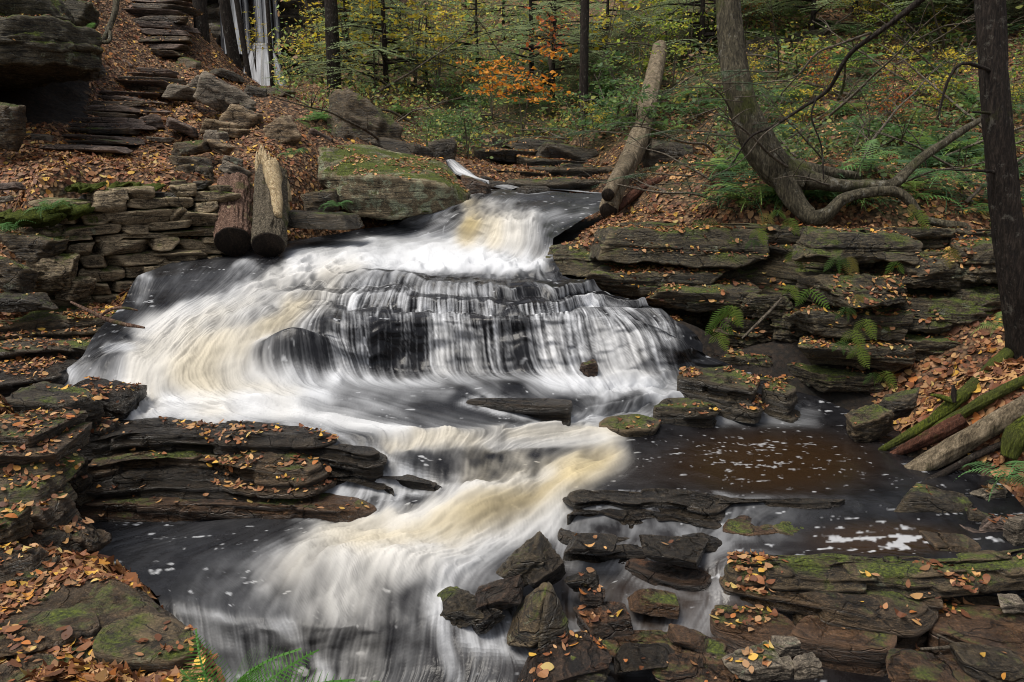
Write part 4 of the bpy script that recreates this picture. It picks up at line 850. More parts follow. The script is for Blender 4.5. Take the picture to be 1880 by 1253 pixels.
# left foreground stack beside the pool
for q in [
 (192,732,6.0,112,46,12,'rock_wet','dark pointed slab reaching into the white pool'),(100,752,5.5,120,62,6,'rock_dark','dark flat slab under the pointed one'),
 (40,790,4.7,150,36,2,'rock_ledge','top slab of the left stack with leaves behind it'),(50,822,4.6,150,36,3,'rock_ledge','second slab of the left stack'),
 (52,858,4.5,140,34,2,'rock_moss','third slab of the left stack with green edge'),(40,900,4.3,135,44,6,'rock_moss','fourth slab of the left stack with moss on its end'),
 (50,945,4.15,120,42,4,'rock_ledge','rounded brown slab in the left stack'),(10,962,3.9,72,46,2,'rock_moss','bright mossy end stone at the left border'),
 (122,1010,4.2,78,96,42,'rock_ledge','slanting brown slab leaning on the left stack'),(60,990,4.1,120,44,0,'rock_dark','dark lower slab of the left stack'),
 (20,1045,3.7,110,56,0,'rock_ledge','grey layered block below the leaf pocket at left'),(55,1070,3.7,90,70,-6,'rock_dark','dark layered block next to the grey one at left'),
 (20,1130,3.5,70,40,0,'rock_dark','small dark block at the foot of the left stack'),(-60,880,4.6,160,200,0,'rock_dark','rock mass behind the left stack'),
 (170,800,5.6,70,40,0,'rock_dark','dark block where the left shelves meet the stack'),(120,870,5.1,60,80,0,'rock_dark','mossy shadowed block between the stack and the shelves')]:
    px, py, d, ww, hh, ro, mt, lab = q
    rock(px, py, d, ww*1.05, hh*1.12, lab, mt, .95, roll=ro, yaw=(px*13 % 30)-15, seed=int(px*3+py+500), res=5, leaves=.8, chips=5, p=36, strat=1.0, rough=1.1, layers=2.4, bed=.25)
# rocks in the tail of the chute
for q in [
 (962,1038,4.25,100,48,-34,0,'rock_dark','dark rounded slab tipped up in the middle of the white water'),(1000,1052,4.2,74,46,-30,20,'rock_wet','rough black stone between the tipped slab and the wedge'),
 (840,1122,4.0,84,48,-28,10,'rock_dark','dark split rock at the edge of the foaming water'),(912,1096,4.05,100,34,-20,0,'rock_rust','wet rusty slab left of the wedges'),
 (890,1142,3.9,50,30,-30,0,'rock_wet','small wet black stone under the rusty slab'),(1112,1142,3.95,100,44,-8,12,'rock_rust','dark block with an orange leafy top right of the wedges'),
 (1040,1216,3.6,165,30,-17,0,'rock_rust','long orange slab at the bottom edge of the scene'),(1080,1245,3.5,70,46,10,0,'rock_dark','dark stone under the end of the long orange slab'),
 (1470,988,4.65,86,44,4,10,'rock_moss','greenish stone at the left end of the foam pool'),(1515,1000,4.6,36,26,0,0,'rock_dark','dark stone beside the greenish one at the foam pool'),
 (1615,937,5.0,76,28,-2,12,'rock_grey','two-faced grey stone at the outlet of the brown pool'),(1715,932,5.0,120,56,8,0,'rock_dark','dark broad stone with leaves right of the outlet'),
 (1682,918,5.15,60,22,-8,0,'rock_grey','grey flat stone behind the dark broad stone'),(1818,912,5.1,48,30,-16,10,'rock_grey','grey stone in the leaf litter above the foam pool'),
 (1800,955,4.8,52,28,16,0,'rock_dark','dark slab tipped right above the foam pool'),(1830,965,4.7,54,24,10,0,'rock_purple','brown slab beside the dark tipped slab'),
 (1790,975,4.7,60,20,4,0,'rock_purple','flat reddish slab at the edge of the foam pool'),(1745,998,4.5,100,18,4,0,'rock_ledge','half-drowned slab in the foam pool'),
 (1868,975,4.5,36,70,-10,0,'rock_grey','tall grey stone at the right border'),(1620,962,4.8,80,14,0,0,'rock_dark','dark flat stone behind the foam'),
 (1420,985,4.7,60,16,0,0,'rock_rust','small rusty stone in the trickle below the pool'),(1300,1000,4.55,70,20,6,0,'rock_wet','black stone in the trickle below the pool'),
 (1392,1222,3.6,92,44,-16,-10,'rock_grey','largest of the grey stones at the bottom right'),(1438,1228,3.55,50,26,-20,0,'rock_grey','small grey chip between the two grey stones'),
 (1478,1226,3.55,54,36,-4,14,'rock_grey','squarish grey stone right of the largest grey one'),(1440,1188,3.7,54,28,-8,0,'rock_grey','grey stone with leaves touching the flat brown slab'),
 (1860,1110,4.0,50,20,0,0,'rock_grey','grey stone in the leaves at the lower right'),(1700,1230,3.5,150,30,8,0,'rock_brown','brown slab half sunk in the shadow at the bottom right'),
 (1810,1215,3.5,120,30,4,0,'rock_dark','dark slab below the corner ledge'),(1595,780,6.2,76,60,-24,0,'rock_moss','mossy stone under the log ends at the pool'),
 (1650,745,6.4,60,40,-20,0,'rock_dark','dark stone in the leaves behind the mossy pool stone'),(1082,678,6.98,34,30,-4,20,'rock_brown','small brown stone poking through the falling curtain'),
 (1090,1000,4.45,86,18,2,0,'rock_wet','flat black stone in the trickle under the square-edged block'),(1235,1012,4.4,120,22,4,0,'rock_wet','flat black stone washed by the trickle right of the square-edged block'),(1385,958,4.85,80,20,-2,0,'rock_wet','flat dark stone in the outflow of the brown pool'),(1480,942,5.0,90,16,0,0,'rock_wet','low dark stone just under the lip of the brown pool'),
 (1205,1105,4.1,80,28,8,0,'rock_brown','brown wet stone between the orange topped block and the spout'),(1185,1208,3.65,100,26,-4,0,'rock_wet','drowned dark stone right of the long orange slab'),(1262,1172,3.8,70,22,10,0,'rock_brown','brown stone at the foot of the small white trickle'),(1070,1068,4.15,60,30,-12,0,'rock_wet','small black stone behind the tall wedge'),(1085,1095,4.05,50,20,10,0,'rock_rust','thin reddish stone behind the orange topped block'),(1240,1225,3.6,90,24,0,0,'rock_brown','flat drowned stone at the bottom edge'),
 (1290,1245,3.6,120,40,0,0,'rock_brown','drowned brown stone at the bottom edge right of the wedges')]:
    px, py, d, ww, hh, ro, ya, mt, lab = q
    rock(px, py, d, ww*.95, hh*.95, lab, mt, .75, roll=ro, yaw=ya, seed=int(px*3+py+900), res=5, leaves=.6 if mt in ('rock_moss', 'rock_rust', 'rock_grey', 'rock_purple') else .12, chips=6, p=60, rough=1.0, bed=.14, layers=2.2)

hull_rock([W(1000,1064,4.0),W(1012,1072,3.95),W(928,1172,3.85),W(930,1185,3.8),W(975,1188,3.72),W(990,1180,3.75),W(995,1100,3.86),W(950,1110,4.1),W(985,1195,4.1)], 'olive wedge-shaped slab leaning left, larger of the two wedges', 'rock_moss', 201, 'rock', 'rock', 5)
hull_rock([W(1004,1066,4.0),W(1012,1068,3.96),W(1042,1130,3.9),W(1046,1185,3.8),W(988,1200,3.7),W(985,1185,3.72),W(1000,1110,3.8),W(1030,1195,4.05),W(1000,1195,4.0)], 'dark tall wedge with a yellow leaf leaning on the olive one', 'rock_dark', 202, 'rock', 'rock', 5)
for px, py, d, ww, hh, lab in ((930,286,15.1,120,24,'thin dark bed under the orange shrub on the far bank'),(1015,303,14.6,130,24,'dark bed with leaves at mid height of the far bank'),(1082,316,14.0,110,24,'dark bed ending at the leaning tan trunk'),(1000,268,15.8,140,24,'upper dark bed of the far bank'),(1078,284,14.9,90,24,'short dark bed below the slender dark trunk'),(880,300,15.0,60,22,'small dark bed beside the upstream rapid'),(960,322,13.7,110,20,'lowest dark bed of the far bank at the water')):
    rock(px, py, d, ww, hh, lab, 'rock_dark', .7, roll=4, seed=int(px+py), name='rock_bed', cat='rock bed', res=5, chips=6, p=40, bed=.4, layers=2., leaves=1.4)
for px, py, d, ww, hh, ro, mt, lab in ((22,505,7.6,70,50,30,'rock_moss','pale lichen covered stone leaning on the left end of the wall'),(95,500,7.9,80,60,0,'rock_wall','big square dark stone low in the left end of the wall'),(60,455,7.9,80,44,4,'rock_moss','mossy stone high in the left end of the wall'),(35,555,7.4,90,30,2,'rock_dark','dark stone under the left end of the wall'),(130,530,8.0,60,34,0,'rock_wall','brown stone at the foot of the wall left end')):
    rock(px, py, d, ww, hh, lab, mt, .7, roll=ro, seed=int(px+py), res=5, chips=5, p=40, bed=.1, leaves=.2)
# ------------------------------------------------------------------ stone steps climbing the left slope
def steps():
    fl = [ # (px centre, py, width px, distance)
     (160,273,118,10.75),(172,263,112,10.95),(180,254,104,11.15),(186,242,104,11.4),(194,233,108,11.7),(197,222,98,12.0),(203,212,86,12.3),(208,200,82,12.6),(212,192,78,12.9),(218,183,76,13.2),(224,174,92,13.5),
     (262,166,76,13.8),(258,157,96,14.1),(262,149,88,14.4),(268,142,88,14.7),(280,132,66,15.1),
     (300,100,56,16.0),(303,88,64,16.3),(300,75,80,16.6),(298,62,84,16.9),(292,50,86,17.2),(285,40,90,17.5),(280,28,100,17.8),(274,16,100,18.1),(268,5,105,18.4),(260,-8,105,18.7)]
    tones = ('rock_purple', 'rock_ledge', 'rock_purple', 'rock_ledge', 'rock_purple')
    where = ['lowest step of the bottom flight']+['step %s of the bottom flight counting up from the path' % k for k in ('second', 'third', 'fourth', 'fifth', 'sixth', 'seventh', 'eighth', 'ninth', 'tenth')]+['top step of the bottom flight']
    where += ['lowest step of the short middle flight', 'second step of the short middle flight', 'third step of the short middle flight', 'fourth step of the short middle flight', 'top landing slab of the middle flight']
    where += ['lowest step of the upper flight']+['%s step up the upper flight' % k for k in ('second', 'third', 'fourth', 'fifth', 'sixth', 'seventh', 'eighth', 'ninth', 'tenth')]
    for k, (px, py, ww, d) in enumerate(fl):
        P0 = ground_at(px, py+9, d-1.5, d+2.5); d = P0[1] if P0 is not None else d
        rock(px, py, d+.0, ww*1.3, 11, 'rough stone slab, '+where[k], tones[k % 5], .42, roll=random.Random(k).uniform(-1, 4), yaw=random.Random(k+50).uniform(-9, 6), seed=700+k, name='stone_step', cat='stone step', group='stone steps of the left path', res=4, chips=3, p=34, strat=.8, rough=1.3, leaves=.25, layers=1.5)
steps()

# ------------------------------------------------------------------ wood: tubes, trunks, logs
def catmull(P, n):
    P = np.array(P, float); Q = np.concatenate([[2*P[0]-P[1]], P, [2*P[-1]-P[-2]]]); out = []
    t = np.linspace(0, len(P)-1-1e-6, n); i = t.astype(int); f = (t-i)[:, None]
    a, b, c, d = Q[i], Q[i+1], Q[i+2], Q[i+3]
    return .5*((2*b)+(-a+c)*f+(2*a-5*b+4*c-d)*f**2+(-a+3*b-3*c+d)*f**3)
def tube(pts, rad, n=None, k=14, rough=.06, seed=0, caps=True, furrow=0):
    """tapered round limb through world points; rad: radius per point"""
    L = np.linalg.norm(np.diff(np.array(pts, float), axis=0), axis=1).sum()
    n = n or max(4, int(L/max(.03, np.mean(rad)*.7)))
    D = catmull(np.concatenate([np.array(pts, float), np.array(rad, float)[:, None]], 1), n)
    P, R = D[:, :3], np.maximum(D[:, 3], .001)
    T = np.gradient(P, axis=0); T /= np.linalg.norm(T, axis=1, keepdims=True)+1e-9
    up = np.array((0, -1., .15)) if abs(T[:, 1]).mean() < .8 else np.array((1., 0, .1))
    A = np.cross(T, up); A /= np.linalg.norm(A, axis=1, keepdims=True)+1e-9; B = np.cross(T, A)
    th = np.linspace(0, 2*math.pi, k, endpoint=False)
    ring = A[:, None]*np.cos(th)[None, :, None]+B[:, None]*np.sin(th)[None, :, None]
    rr = R[:, None]*np.ones(k)[None]
    if rough:
        q = np.stack([np.cos(th)[None]*2+0*rr, np.sin(th)[None]*2+0*rr, np.linspace(0, L/max(.02, np.mean(R))*.35, n)[:, None]+0*rr], -1)
        rr = rr*(1+rough*fbm(q, 1., 3, seed)+rough*.6*fbm(q*np.array((3, 3, .8)), 1, 2, seed+1))
    if furrow:
        zz = np.linspace(0, L/max(.02, np.mean(R)), n)[:, None]+0*rr
        q = np.stack([np.cos(th)[None]*5+0*rr, np.sin(th)[None]*5+0*rr, zz*1.1], -1); rr = rr*(1+furrow*(.5-2*np.abs(fbm(q, 1, 3, seed+7))))
    V = P[:, None]+ring*rr[..., None]
    F = [grid_faces(n, k, True)]; V = V.reshape(-1, 3)
    if caps:
        V = np.concatenate([V, P[:1], P[-1:]]); i = np.arange(k); a = n*k
        F.append(np.stack([np.full(k, a), (i+1) % k, i], -1)); F.append(np.stack([np.full(k, a+1), (n-1)*k+i, (n-1)*k+(i+1) % k], -1))
    return V, F
def join(parts):
    Vs, Q, T_, off = [], [], [], 0
    for V, F in parts:
        Vs.append(V)
        for f in (F if isinstance(F, list) else [F]): (Q if f.shape[1] == 4 else T_).append(np.asarray(f)+off)
        off += len(V)
    F = []
    if Q: F.append(np.concatenate(Q))
    if T_: F.append(np.concatenate(T_))
    return np.concatenate(Vs), F
def part(name, VF, mat, parent, org):
    V, F = VF; return link(name, mesh_np(name, np.asarray(V)-org, F if isinstance(F, list) else [F], [M[mat]], True), parent)
def pxpath(q): return [W(a, b, d=c) for a, b, c, _ in q], [w_*.5*(c*CT-(W(a, b, d=c)[2]-CZ)*ST)/F_PX for a, b, c, w_ in q]
def snap(q):
    out = []
    for a, b, c, w_ in q:
        g = ground_at(min(a, 1900), b+w_*.45, 3.0, 12); out.append((a, b, (g[1]-.04) if g is not None else c, w_))
    ds = blur1(np.array([o[2] for o in out]), .7, 0); return [(a, b, float(d_), w_) for (a, b, c, w_), d_ in zip(out, ds)]
def wood(name, q, mat, label, cat, seed=0, rough=.06, k=16, extra=(), end=None, sn=False):
    if sn: q = snap(q); extra = [(a_, [(x, y, np.interp(x, *zip(*sorted((u[0], u[2]) for u in q)))-.03, w_) for x, y, z, w_ in b_], c_) for a_, b_, c_ in extra]; end = [(x, y, q[-1][2]-.03, w_, ax) for x, y, z, w_, ax in end] if end else None
    P, R = pxpath(q); org = P[0]; root = empty(name, org); tag(root, label, cat)
    part('trunk' if 'tree' in name else 'bark', tube(P, R, n=max(24, int(np.linalg.norm(np.diff(np.array(P), axis=0), axis=1).sum()/.045)), k=k*3, rough=rough, seed=seed, furrow=.035), mat, root, org)
    for nm, qq, mt in extra:
        P2, R2 = pxpath(qq); part(nm, tube(P2, R2, n=max(12, int(len(P2)*14)), k=18, rough=rough*1.3, seed=seed+5), mt, root, org)
    if end:
        for (a, b, c, w_, ax) in end:
            c0 = W(a, b, d=c); r0 = w_*.5*np.linalg.norm(c0-np.array((0, 0, CZ)))/F_PX; ax = np.array(ax, float); ax /= np.linalg.norm(ax)
            part('cut_end', tube([c0, c0+ax*.012], [r0*.93, r0*.9], n=3, k=20, rough=.04, seed=3), 'wood_end', root, org)
    return root
# the bent beech on top of the cliff
wood('beech_tree', [(1300,-420,9.6,40),(1322,-160,9.5,42),(1336,0,9.35,44),(1346,110,9.2,46),(1368,205,9.05,52),(1398,272,8.95,60),(1436,318,8.85,62),(1475,336,8.8,50)], 'bark_beech',
     'large beech bent like a hook on top of the cliff with sprawling roots', 'tree', 1, .10, 20,
     [('limb', [(1450,322,8.85,42),(1520,338,8.7,26),(1590,342,8.6,22),(1640,338,8.6,20),(1680,300,8.7,17),(1725,268,8.8,15),(1775,235,9.0,12),(1815,212,9.2,8)], 'bark_beech'),
      ('root', [(1430,300,8.9,30),(1480,312,8.85,26),(1530,318,8.9,20),(1580,324,9.0,12)], 'bark_beech'),
      ('root', [(1440,328,8.8,48),(1462,372,8.65,34),(1490,400,8.55,30),(1520,392,8.5,26),(1545,368,8.5,20),(1585,356,8.5,18),(1640,352,8.5,18),(1672,372,8.45,16),(1690,402,8.4,14)], 'bark_beech'),
      ('root', [(1690,402,8.35,12),(1735,412,8.3,14),(1772,418,8.25,16),(1786,442,8.2,15),(1812,452,8.1,12),(1842,468,8.0,8)], 'bark_beech')])
# brushwood: fine bare twigs crossing in front of the right slope
def brush():
    r = random.Random(91)
    for k in range(22):
        px, py = r.uniform(1200, 1800), r.uniform(90, 330); g = ground_at(px, py, 8.9)
        if g is None or g[1] > 18: continue
        P = [g-np.array((0, 0, .05))]; d = np.array((r.uniform(-.8, .8), r.uniform(-.4, .2), 1.0))
        for j in range(6): d = d+np.array((r.uniform(-.3, .3), r.uniform(-.2, .2), r.uniform(-.35, .05))); P.append(P[-1]+d/np.linalg.norm(d)*.24)
        org = P[0]; T_ = [tube(P, np.linspace(.010, .002, 7), k=5, rough=0, n=18)]
        for j in range(6):
            a = r.randint(1, 5); e = np.array((r.uniform(-1, 1), r.uniform(-.5, .5), r.uniform(.0, .7)))*r.uniform(.15, .4); T_.append(tube([P[a], P[a]+e*.5+np.array((0, 0, .03)), P[a]+e], [.005, .003, .001], n=7, k=4, rough=0, caps=False))
        V, F = join(T_); o = link('bare_shrub', mesh_np('bare_shrub', V-org, F, [M['twig']], True), loc=org); tag(o, 'leafless grey shrub with fine crossing twigs on the right slope', 'bare shrub', 'bare shrubs on the right slope')
brush()
# dark tree at the right border with a bare bough reaching left over the slope
wood('dark_tree', [(1800,-420,6.5,46),(1812,-120,6.4,48),(1820,60,6.35,48),(1832,230,6.3,48),(1848,390,6.3,50),(1866,520,6.3,56),(1884,630,6.35,66),(1893,690,6.4,84)], 'bark_dark',
     'straight dark trunk at the right border with a bare bough arching left', 'tree', 4, .07, 18,
     [('bough', [(1812,-130,6.4,16),(1740,-40,6.5,13),(1680,8,6.6,11),(1620,55,6.7,9),(1560,100,6.9,8),(1520,165,7.1,7),(1470,200,7.2,6),(1420,232,7.3,5),(1378,252,7.4,4),(1345,300,7.5,2)], 'bark_dark'),
      ('twig', [(1600,60,6.75,5),(1545,80,6.8,4),(1500,98,6.9,4),(1468,135,7.0,3),(1440,150,7.1,2)], 'twig'),
      ('twig', [(1500,178,7.15,4),(1490,215,7.1,3),(1508,270,7.1,3),(1512,330,7.1,2)], 'bark_dark'),
      ('twig', [(1440,220,7.3,3),(1400,250,7.2,3),(1365,292,7.3,2),(1310,325,7.4,1.5)], 'twig'),
      ('branch', [(1836,140,6.3,9),(1805,125,6.25,7),(1765,118,6.2,6),(1740,150,6.2,5),(1722,215,6.2,3)], 'bark_dark'),
      ('branch', [(1845,215,6.3,8),(1815,208,6.25,6),(1785,206,6.2,3)], 'bark_dark'),
      ('branch', [(1850,318,6.3,7),(1800,314,6.2,5),(1735,312,6.1,2)], 'bark_dark')])
# leaning fallen trunk at the head of the falls
wood('fallen_log', [(1117,386,10.35,33),(1126,358,10.6,36),(1142,322,11.4,37),(1163,278,12.35,38),(1180,232,13.2,36),(1192,180,14.3,34),(1203,130,15.5,31),(1212,88,16.8,27)], 'bark_tan',
     'long tan fallen trunk leaning up the slope right of the upper fall', 'fallen log', 6, .08, 18,
     [('stub', [(1117,356,10.25,24),(1128,335,10.6,26),(1148,305,11.4,26),(1160,282,12.3,22)], 'bark_tan')],
     [(1117,387,10.33,34,(-.1,-1,-.3)),(1116,358,10.22,25,(-.1,-1,-.3))])
wood('fallen_log', [(1132,385,10.6,14),(1160,360,10.9,16),(1190,340,11.2,14),(1222,326,11.5,8)], 'wood_red', 'short dark rotten log lying behind the foot of the tan trunk', 'fallen log', 8, .1)
# logs on the lower right bank
wood('fallen_log', [(1905,598,6.35,24),(1860,640,6.2,23),(1815,680,6.1,22),(1772,720,6.0,22),(1748,742,5.95,24),(1715,770,5.9,20),(1670,798,5.8,17),(1615,828,5.75,10)], 'bark_moss', 'bright green moss covered log sloping down the right bank', 'fallen log', 9, .12, 16, sn=True, extra=
     [('snag', [(1750,738,5.93,10),(1751,720,5.9,9),(1750,708,5.9,5)], 'bark_dark'), ('snag', [(1755,740,5.95,10),(1725,728,5.9,8),(1708,725,5.9,4)], 'bark_moss')])
wood('fallen_log', [(1900,690,5.95,16),(1840,718,5.9,18),(1790,745,5.85,20),(1740,776,5.8,18),(1690,805,5.75,12)], 'bark_moss', 'thinner mossy log lying between the green log and the pale barked log', 'fallen log', 19, .2, sn=True)
wood('fallen_log', [(1770,768,5.75,24),(1730,790,5.72,28),(1690,812,5.7,24),(1650,830,5.68,14),(1610,848,5.66,6)], 'wood_red', 'split reddish rotten log beneath the mossy logs', 'fallen log', 10, .16, sn=True)
wood('fallen_log', [(1930,720,5.75,44),(1880,748,5.7,42),(1830,776,5.62,40),(1780,806,5.55,38),(1725,838,5.48,36),(1650,882,5.4,31)], 'bark_tan', 'pale shaggy barked log with its end over the brown pool', 'fallen log', 11, .09, 18, sn=True, end=[(1648,883,5.38,32,(-1,-.3,-.1))])
wood('fallen_log', [(1850,812,5.45,12),(1790,838,5.4,13),(1735,868,5.35,13),(1680,895,5.3,12),(1628,918,5.25,8)], 'bark_dark', 'slim dark log under the pale shaggy one', 'fallen log', 12, .1, sn=True)
wood('fallen_log', [(1910,768,5.3,44),(1870,800,5.25,40),(1852,840,5.2,26)], 'bark_moss', 'mossy stump end at the right border below the pale log', 'stump', 13, .2, sn=True)
# the two cut logs beside the stone wall
def cut_logs():
    for (a0, b0, d0, w0), (a1, b1, d1, w1), mt, lab, sd, broken in (((427,444,8.95,66),(431,343,9.85,62),'bark_red','shorter reddish barked log with dark sawn end beside the stone wall',21,False),
                                                       ((493,450,8.95,60),(499,322,9.9,56),'bark_grey','taller broken log with pale splintered top and dark sawn end',22,True)):
        P, R = pxpath([(a0,b0,d0,w0),((a0+a1)/2,(b0+b1)/2,(d0+d1)/2,(w0+w1)/2*1.02),(a1,b1,d1,w1)]); org = P[0]
        root = empty('sawn_log', org); tag(root, lab, 'log')
        part('bark', tube(P, R, k=110, n=90, rough=.07, seed=sd, furrow=.09), mt, root, org)
        ax = P[0]-P[-1]; ax /= np.linalg.norm(ax)
        part('cut_end', tube([P[0]+ax*.004, P[0]+ax*.014], [R[0]*1.0, R[0]*.96], n=3, k=26, rough=.05, seed=sd), 'wood_end', root, org)
        if broken:
            r = random.Random(3); sp = []; c1 = P[-1]; up = W(492, 262, d=10.05)-c1; sd_ = np.array((1., 0, 0))
            for k in range(34):
                u = r.uniform(-.95, .95); off = sd_*u*R[-1]*.95+np.array((0, r.uniform(-.10, .05), 0)); hgt = (1.15-.8*abs(u+.35))*r.uniform(.35, 1.05)
                b0_ = c1+off-up*(.5+r.random()*.6); sp.append(tube([b0_, c1+off*.95+up*hgt*.5, c1+off*.85+up*hgt], [R[-1]*.24, R[-1]*.17*r.uniform(.6, 1.2), R[-1]*.025], n=10, k=7, rough=.25, seed=k))
            part('splinters', join(sp), 'wood_pale', root, org)
            Pm, Rm = pxpath([(512,400,9.18,14),(508,350,9.5,26),(500,310,9.78,34)]); part('bare_wood', tube(Pm+np.array((0, -.06, .01)), Rm, k=10, n=16, rough=.2, seed=5), 'wood_pale', root, org)
cut_logs()
# roots curling over the outcrop at upper left
wood('tree_root', [(215,-10,12.4,12),(210,25,12.2,10),(196,62,12.0,9),(184,78,11.9,9),(160,74,11.8,8),(135,62,11.7,7),(110,45,11.6,4)], 'bark_beech', 'pale root curling in a loop over the left outcrop', 'root', 14, .1, 10,
     [('rootlet', [(184,78,11.88,6),(200,76,11.9,7),(202,60,12.0,6),(192,52,12.1,4)], 'bark_beech')])
wood('driftwood', [(130,555,7.0,4),(165,572,6.95,7),(200,588,6.9,8),(235,597,6.8,7),(265,602,6.75,4)], 'bark_red', 'forked wet stick caught at the left edge of the white cascade', 'stick', 15, .1, 8, [('fork', [(182,582,6.93,5),(205,568,6.9,6),(230,566,6.9,5),(252,570,6.85,3)], 'bark_red')])
wood('dead_branch', [(1362,622,7.1,3),(1385,600,7.15,5),(1400,585,7.2,5),(1420,565,7.25,5),(1435,548,7.3,3)], 'twig', 'thin bleached stick propped against the cliff', 'stick', 16, .1, 6)
wood('dead_branch', [(1720,1165,3.8,3),(1760,1185,3.78,5),(1810,1205,3.75,6),(1860,1212,3.72,6),(1910,1215,3.7,5)], 'twig', 'grey forked twig on the leaves at the lower right border', 'stick', 17, .1, 7, [('fork', [(1690,1192,3.75,5),(1730,1190,3.76,7),(1760,1186,3.78,6)], 'twig')])
wood('dead_branch', [(1375,718,6.9,3),(1410,732,6.8,5),(1440,745,6.7,4)], 'wood_red', 'thin brown stick across the right rapid', 'stick', 18, .1, 6)
# ------------------------------------------------------------------ fallen leaves and foliage geometry
BROWN = np.array([(.17,.075,.04),(.25,.12,.06),(.11,.05,.03),(.32,.18,.095),(.20,.085,.042),(.42,.28,.165),(.14,.07,.043),(.30,.185,.11),(.46,.30,.14)])
BROWN = BROWN*np.array((.90, .77, .63))
GOLD = np.array([(.50,.29,.05),(.56,.34,.06),(.42,.19,.035),(.34,.12,.03),(.44,.32,.11)])
LT_ = np.array([0, .14, .4, .68, .88, 1.]); LW_ = np.array([.03, .30, .5, .42, .20, .01])
def leaves_at(P, N, size, seed, gold=.12, curl=.3, flat=.25, pal=None):
    """P points, N normals -> one mesh of small curled oval leaves, each its own colour"""
    r = np.random.default_rng(seed); n = len(P); N = N+r.normal(0, flat, (n, 3)); N /= np.linalg.norm(N, axis=1, keepdims=True)
    a = r.normal(0, 1, (n, 3)); A = a-(a*N).sum(1, keepdims=True)*N; A /= np.linalg.norm(A, axis=1, keepdims=True); B = np.cross(N, A)
    L = size*np.clip(r.lognormal(-.08, .35, n), .4, 1.7); Wd = L*r.uniform(.32, .75, n); cu = r.normal(.25, curl, n)*L; fo = r.uniform(-.1, .35, n)*Wd
    V = np.empty((n, 12, 3))
    for k in range(6):
        for sgn, q in ((1, 0), (-1, 1)):
            z = cu*(LT_[k]-.5)**2*2+fo*LW_[k]*2
            V[:, 2*k+q] = P+A*(L*(LT_[k]-.5))[:, None]+B*(sgn*LW_[k]*Wd)[:, None]+N*(z+.006+.25*np.abs(cu)*.3)[:, None]
    b = (np.arange(n)*12)[:, None]; F = np.concatenate([b+np.array((2*k, 2*k+1, 2*k+3, 2*k+2)) for k in range(5)])
    if pal is None:
        c = BROWN[r.integers(0, len(BROWN), n)]; g = r.random(n) < gold; c[g] = GOLD[r.integers(0, len(GOLD), g.sum())]
    else: c = np.asarray(pal)[r.integers(0, len(pal), n)]
    c = c*r.uniform(.65, 1.25, (n, 1))
    return V.reshape(-1, 3), F, np.repeat(c, 12, 0)
def stuff(name, sets, mat, label, cat):
    off = 0; Vs, Fs, Cs = [], [], []
    for V, F, C in sets: Vs.append(V); Fs.append(F+off); Cs.append(C); off += len(V)
    o = link(name, mesh_np(name, np.concatenate(Vs), [np.concatenate(Fs)], [M[mat]], False, None, np.concatenate(Cs)))
    return tag(o, label, cat, None, 'stuff')
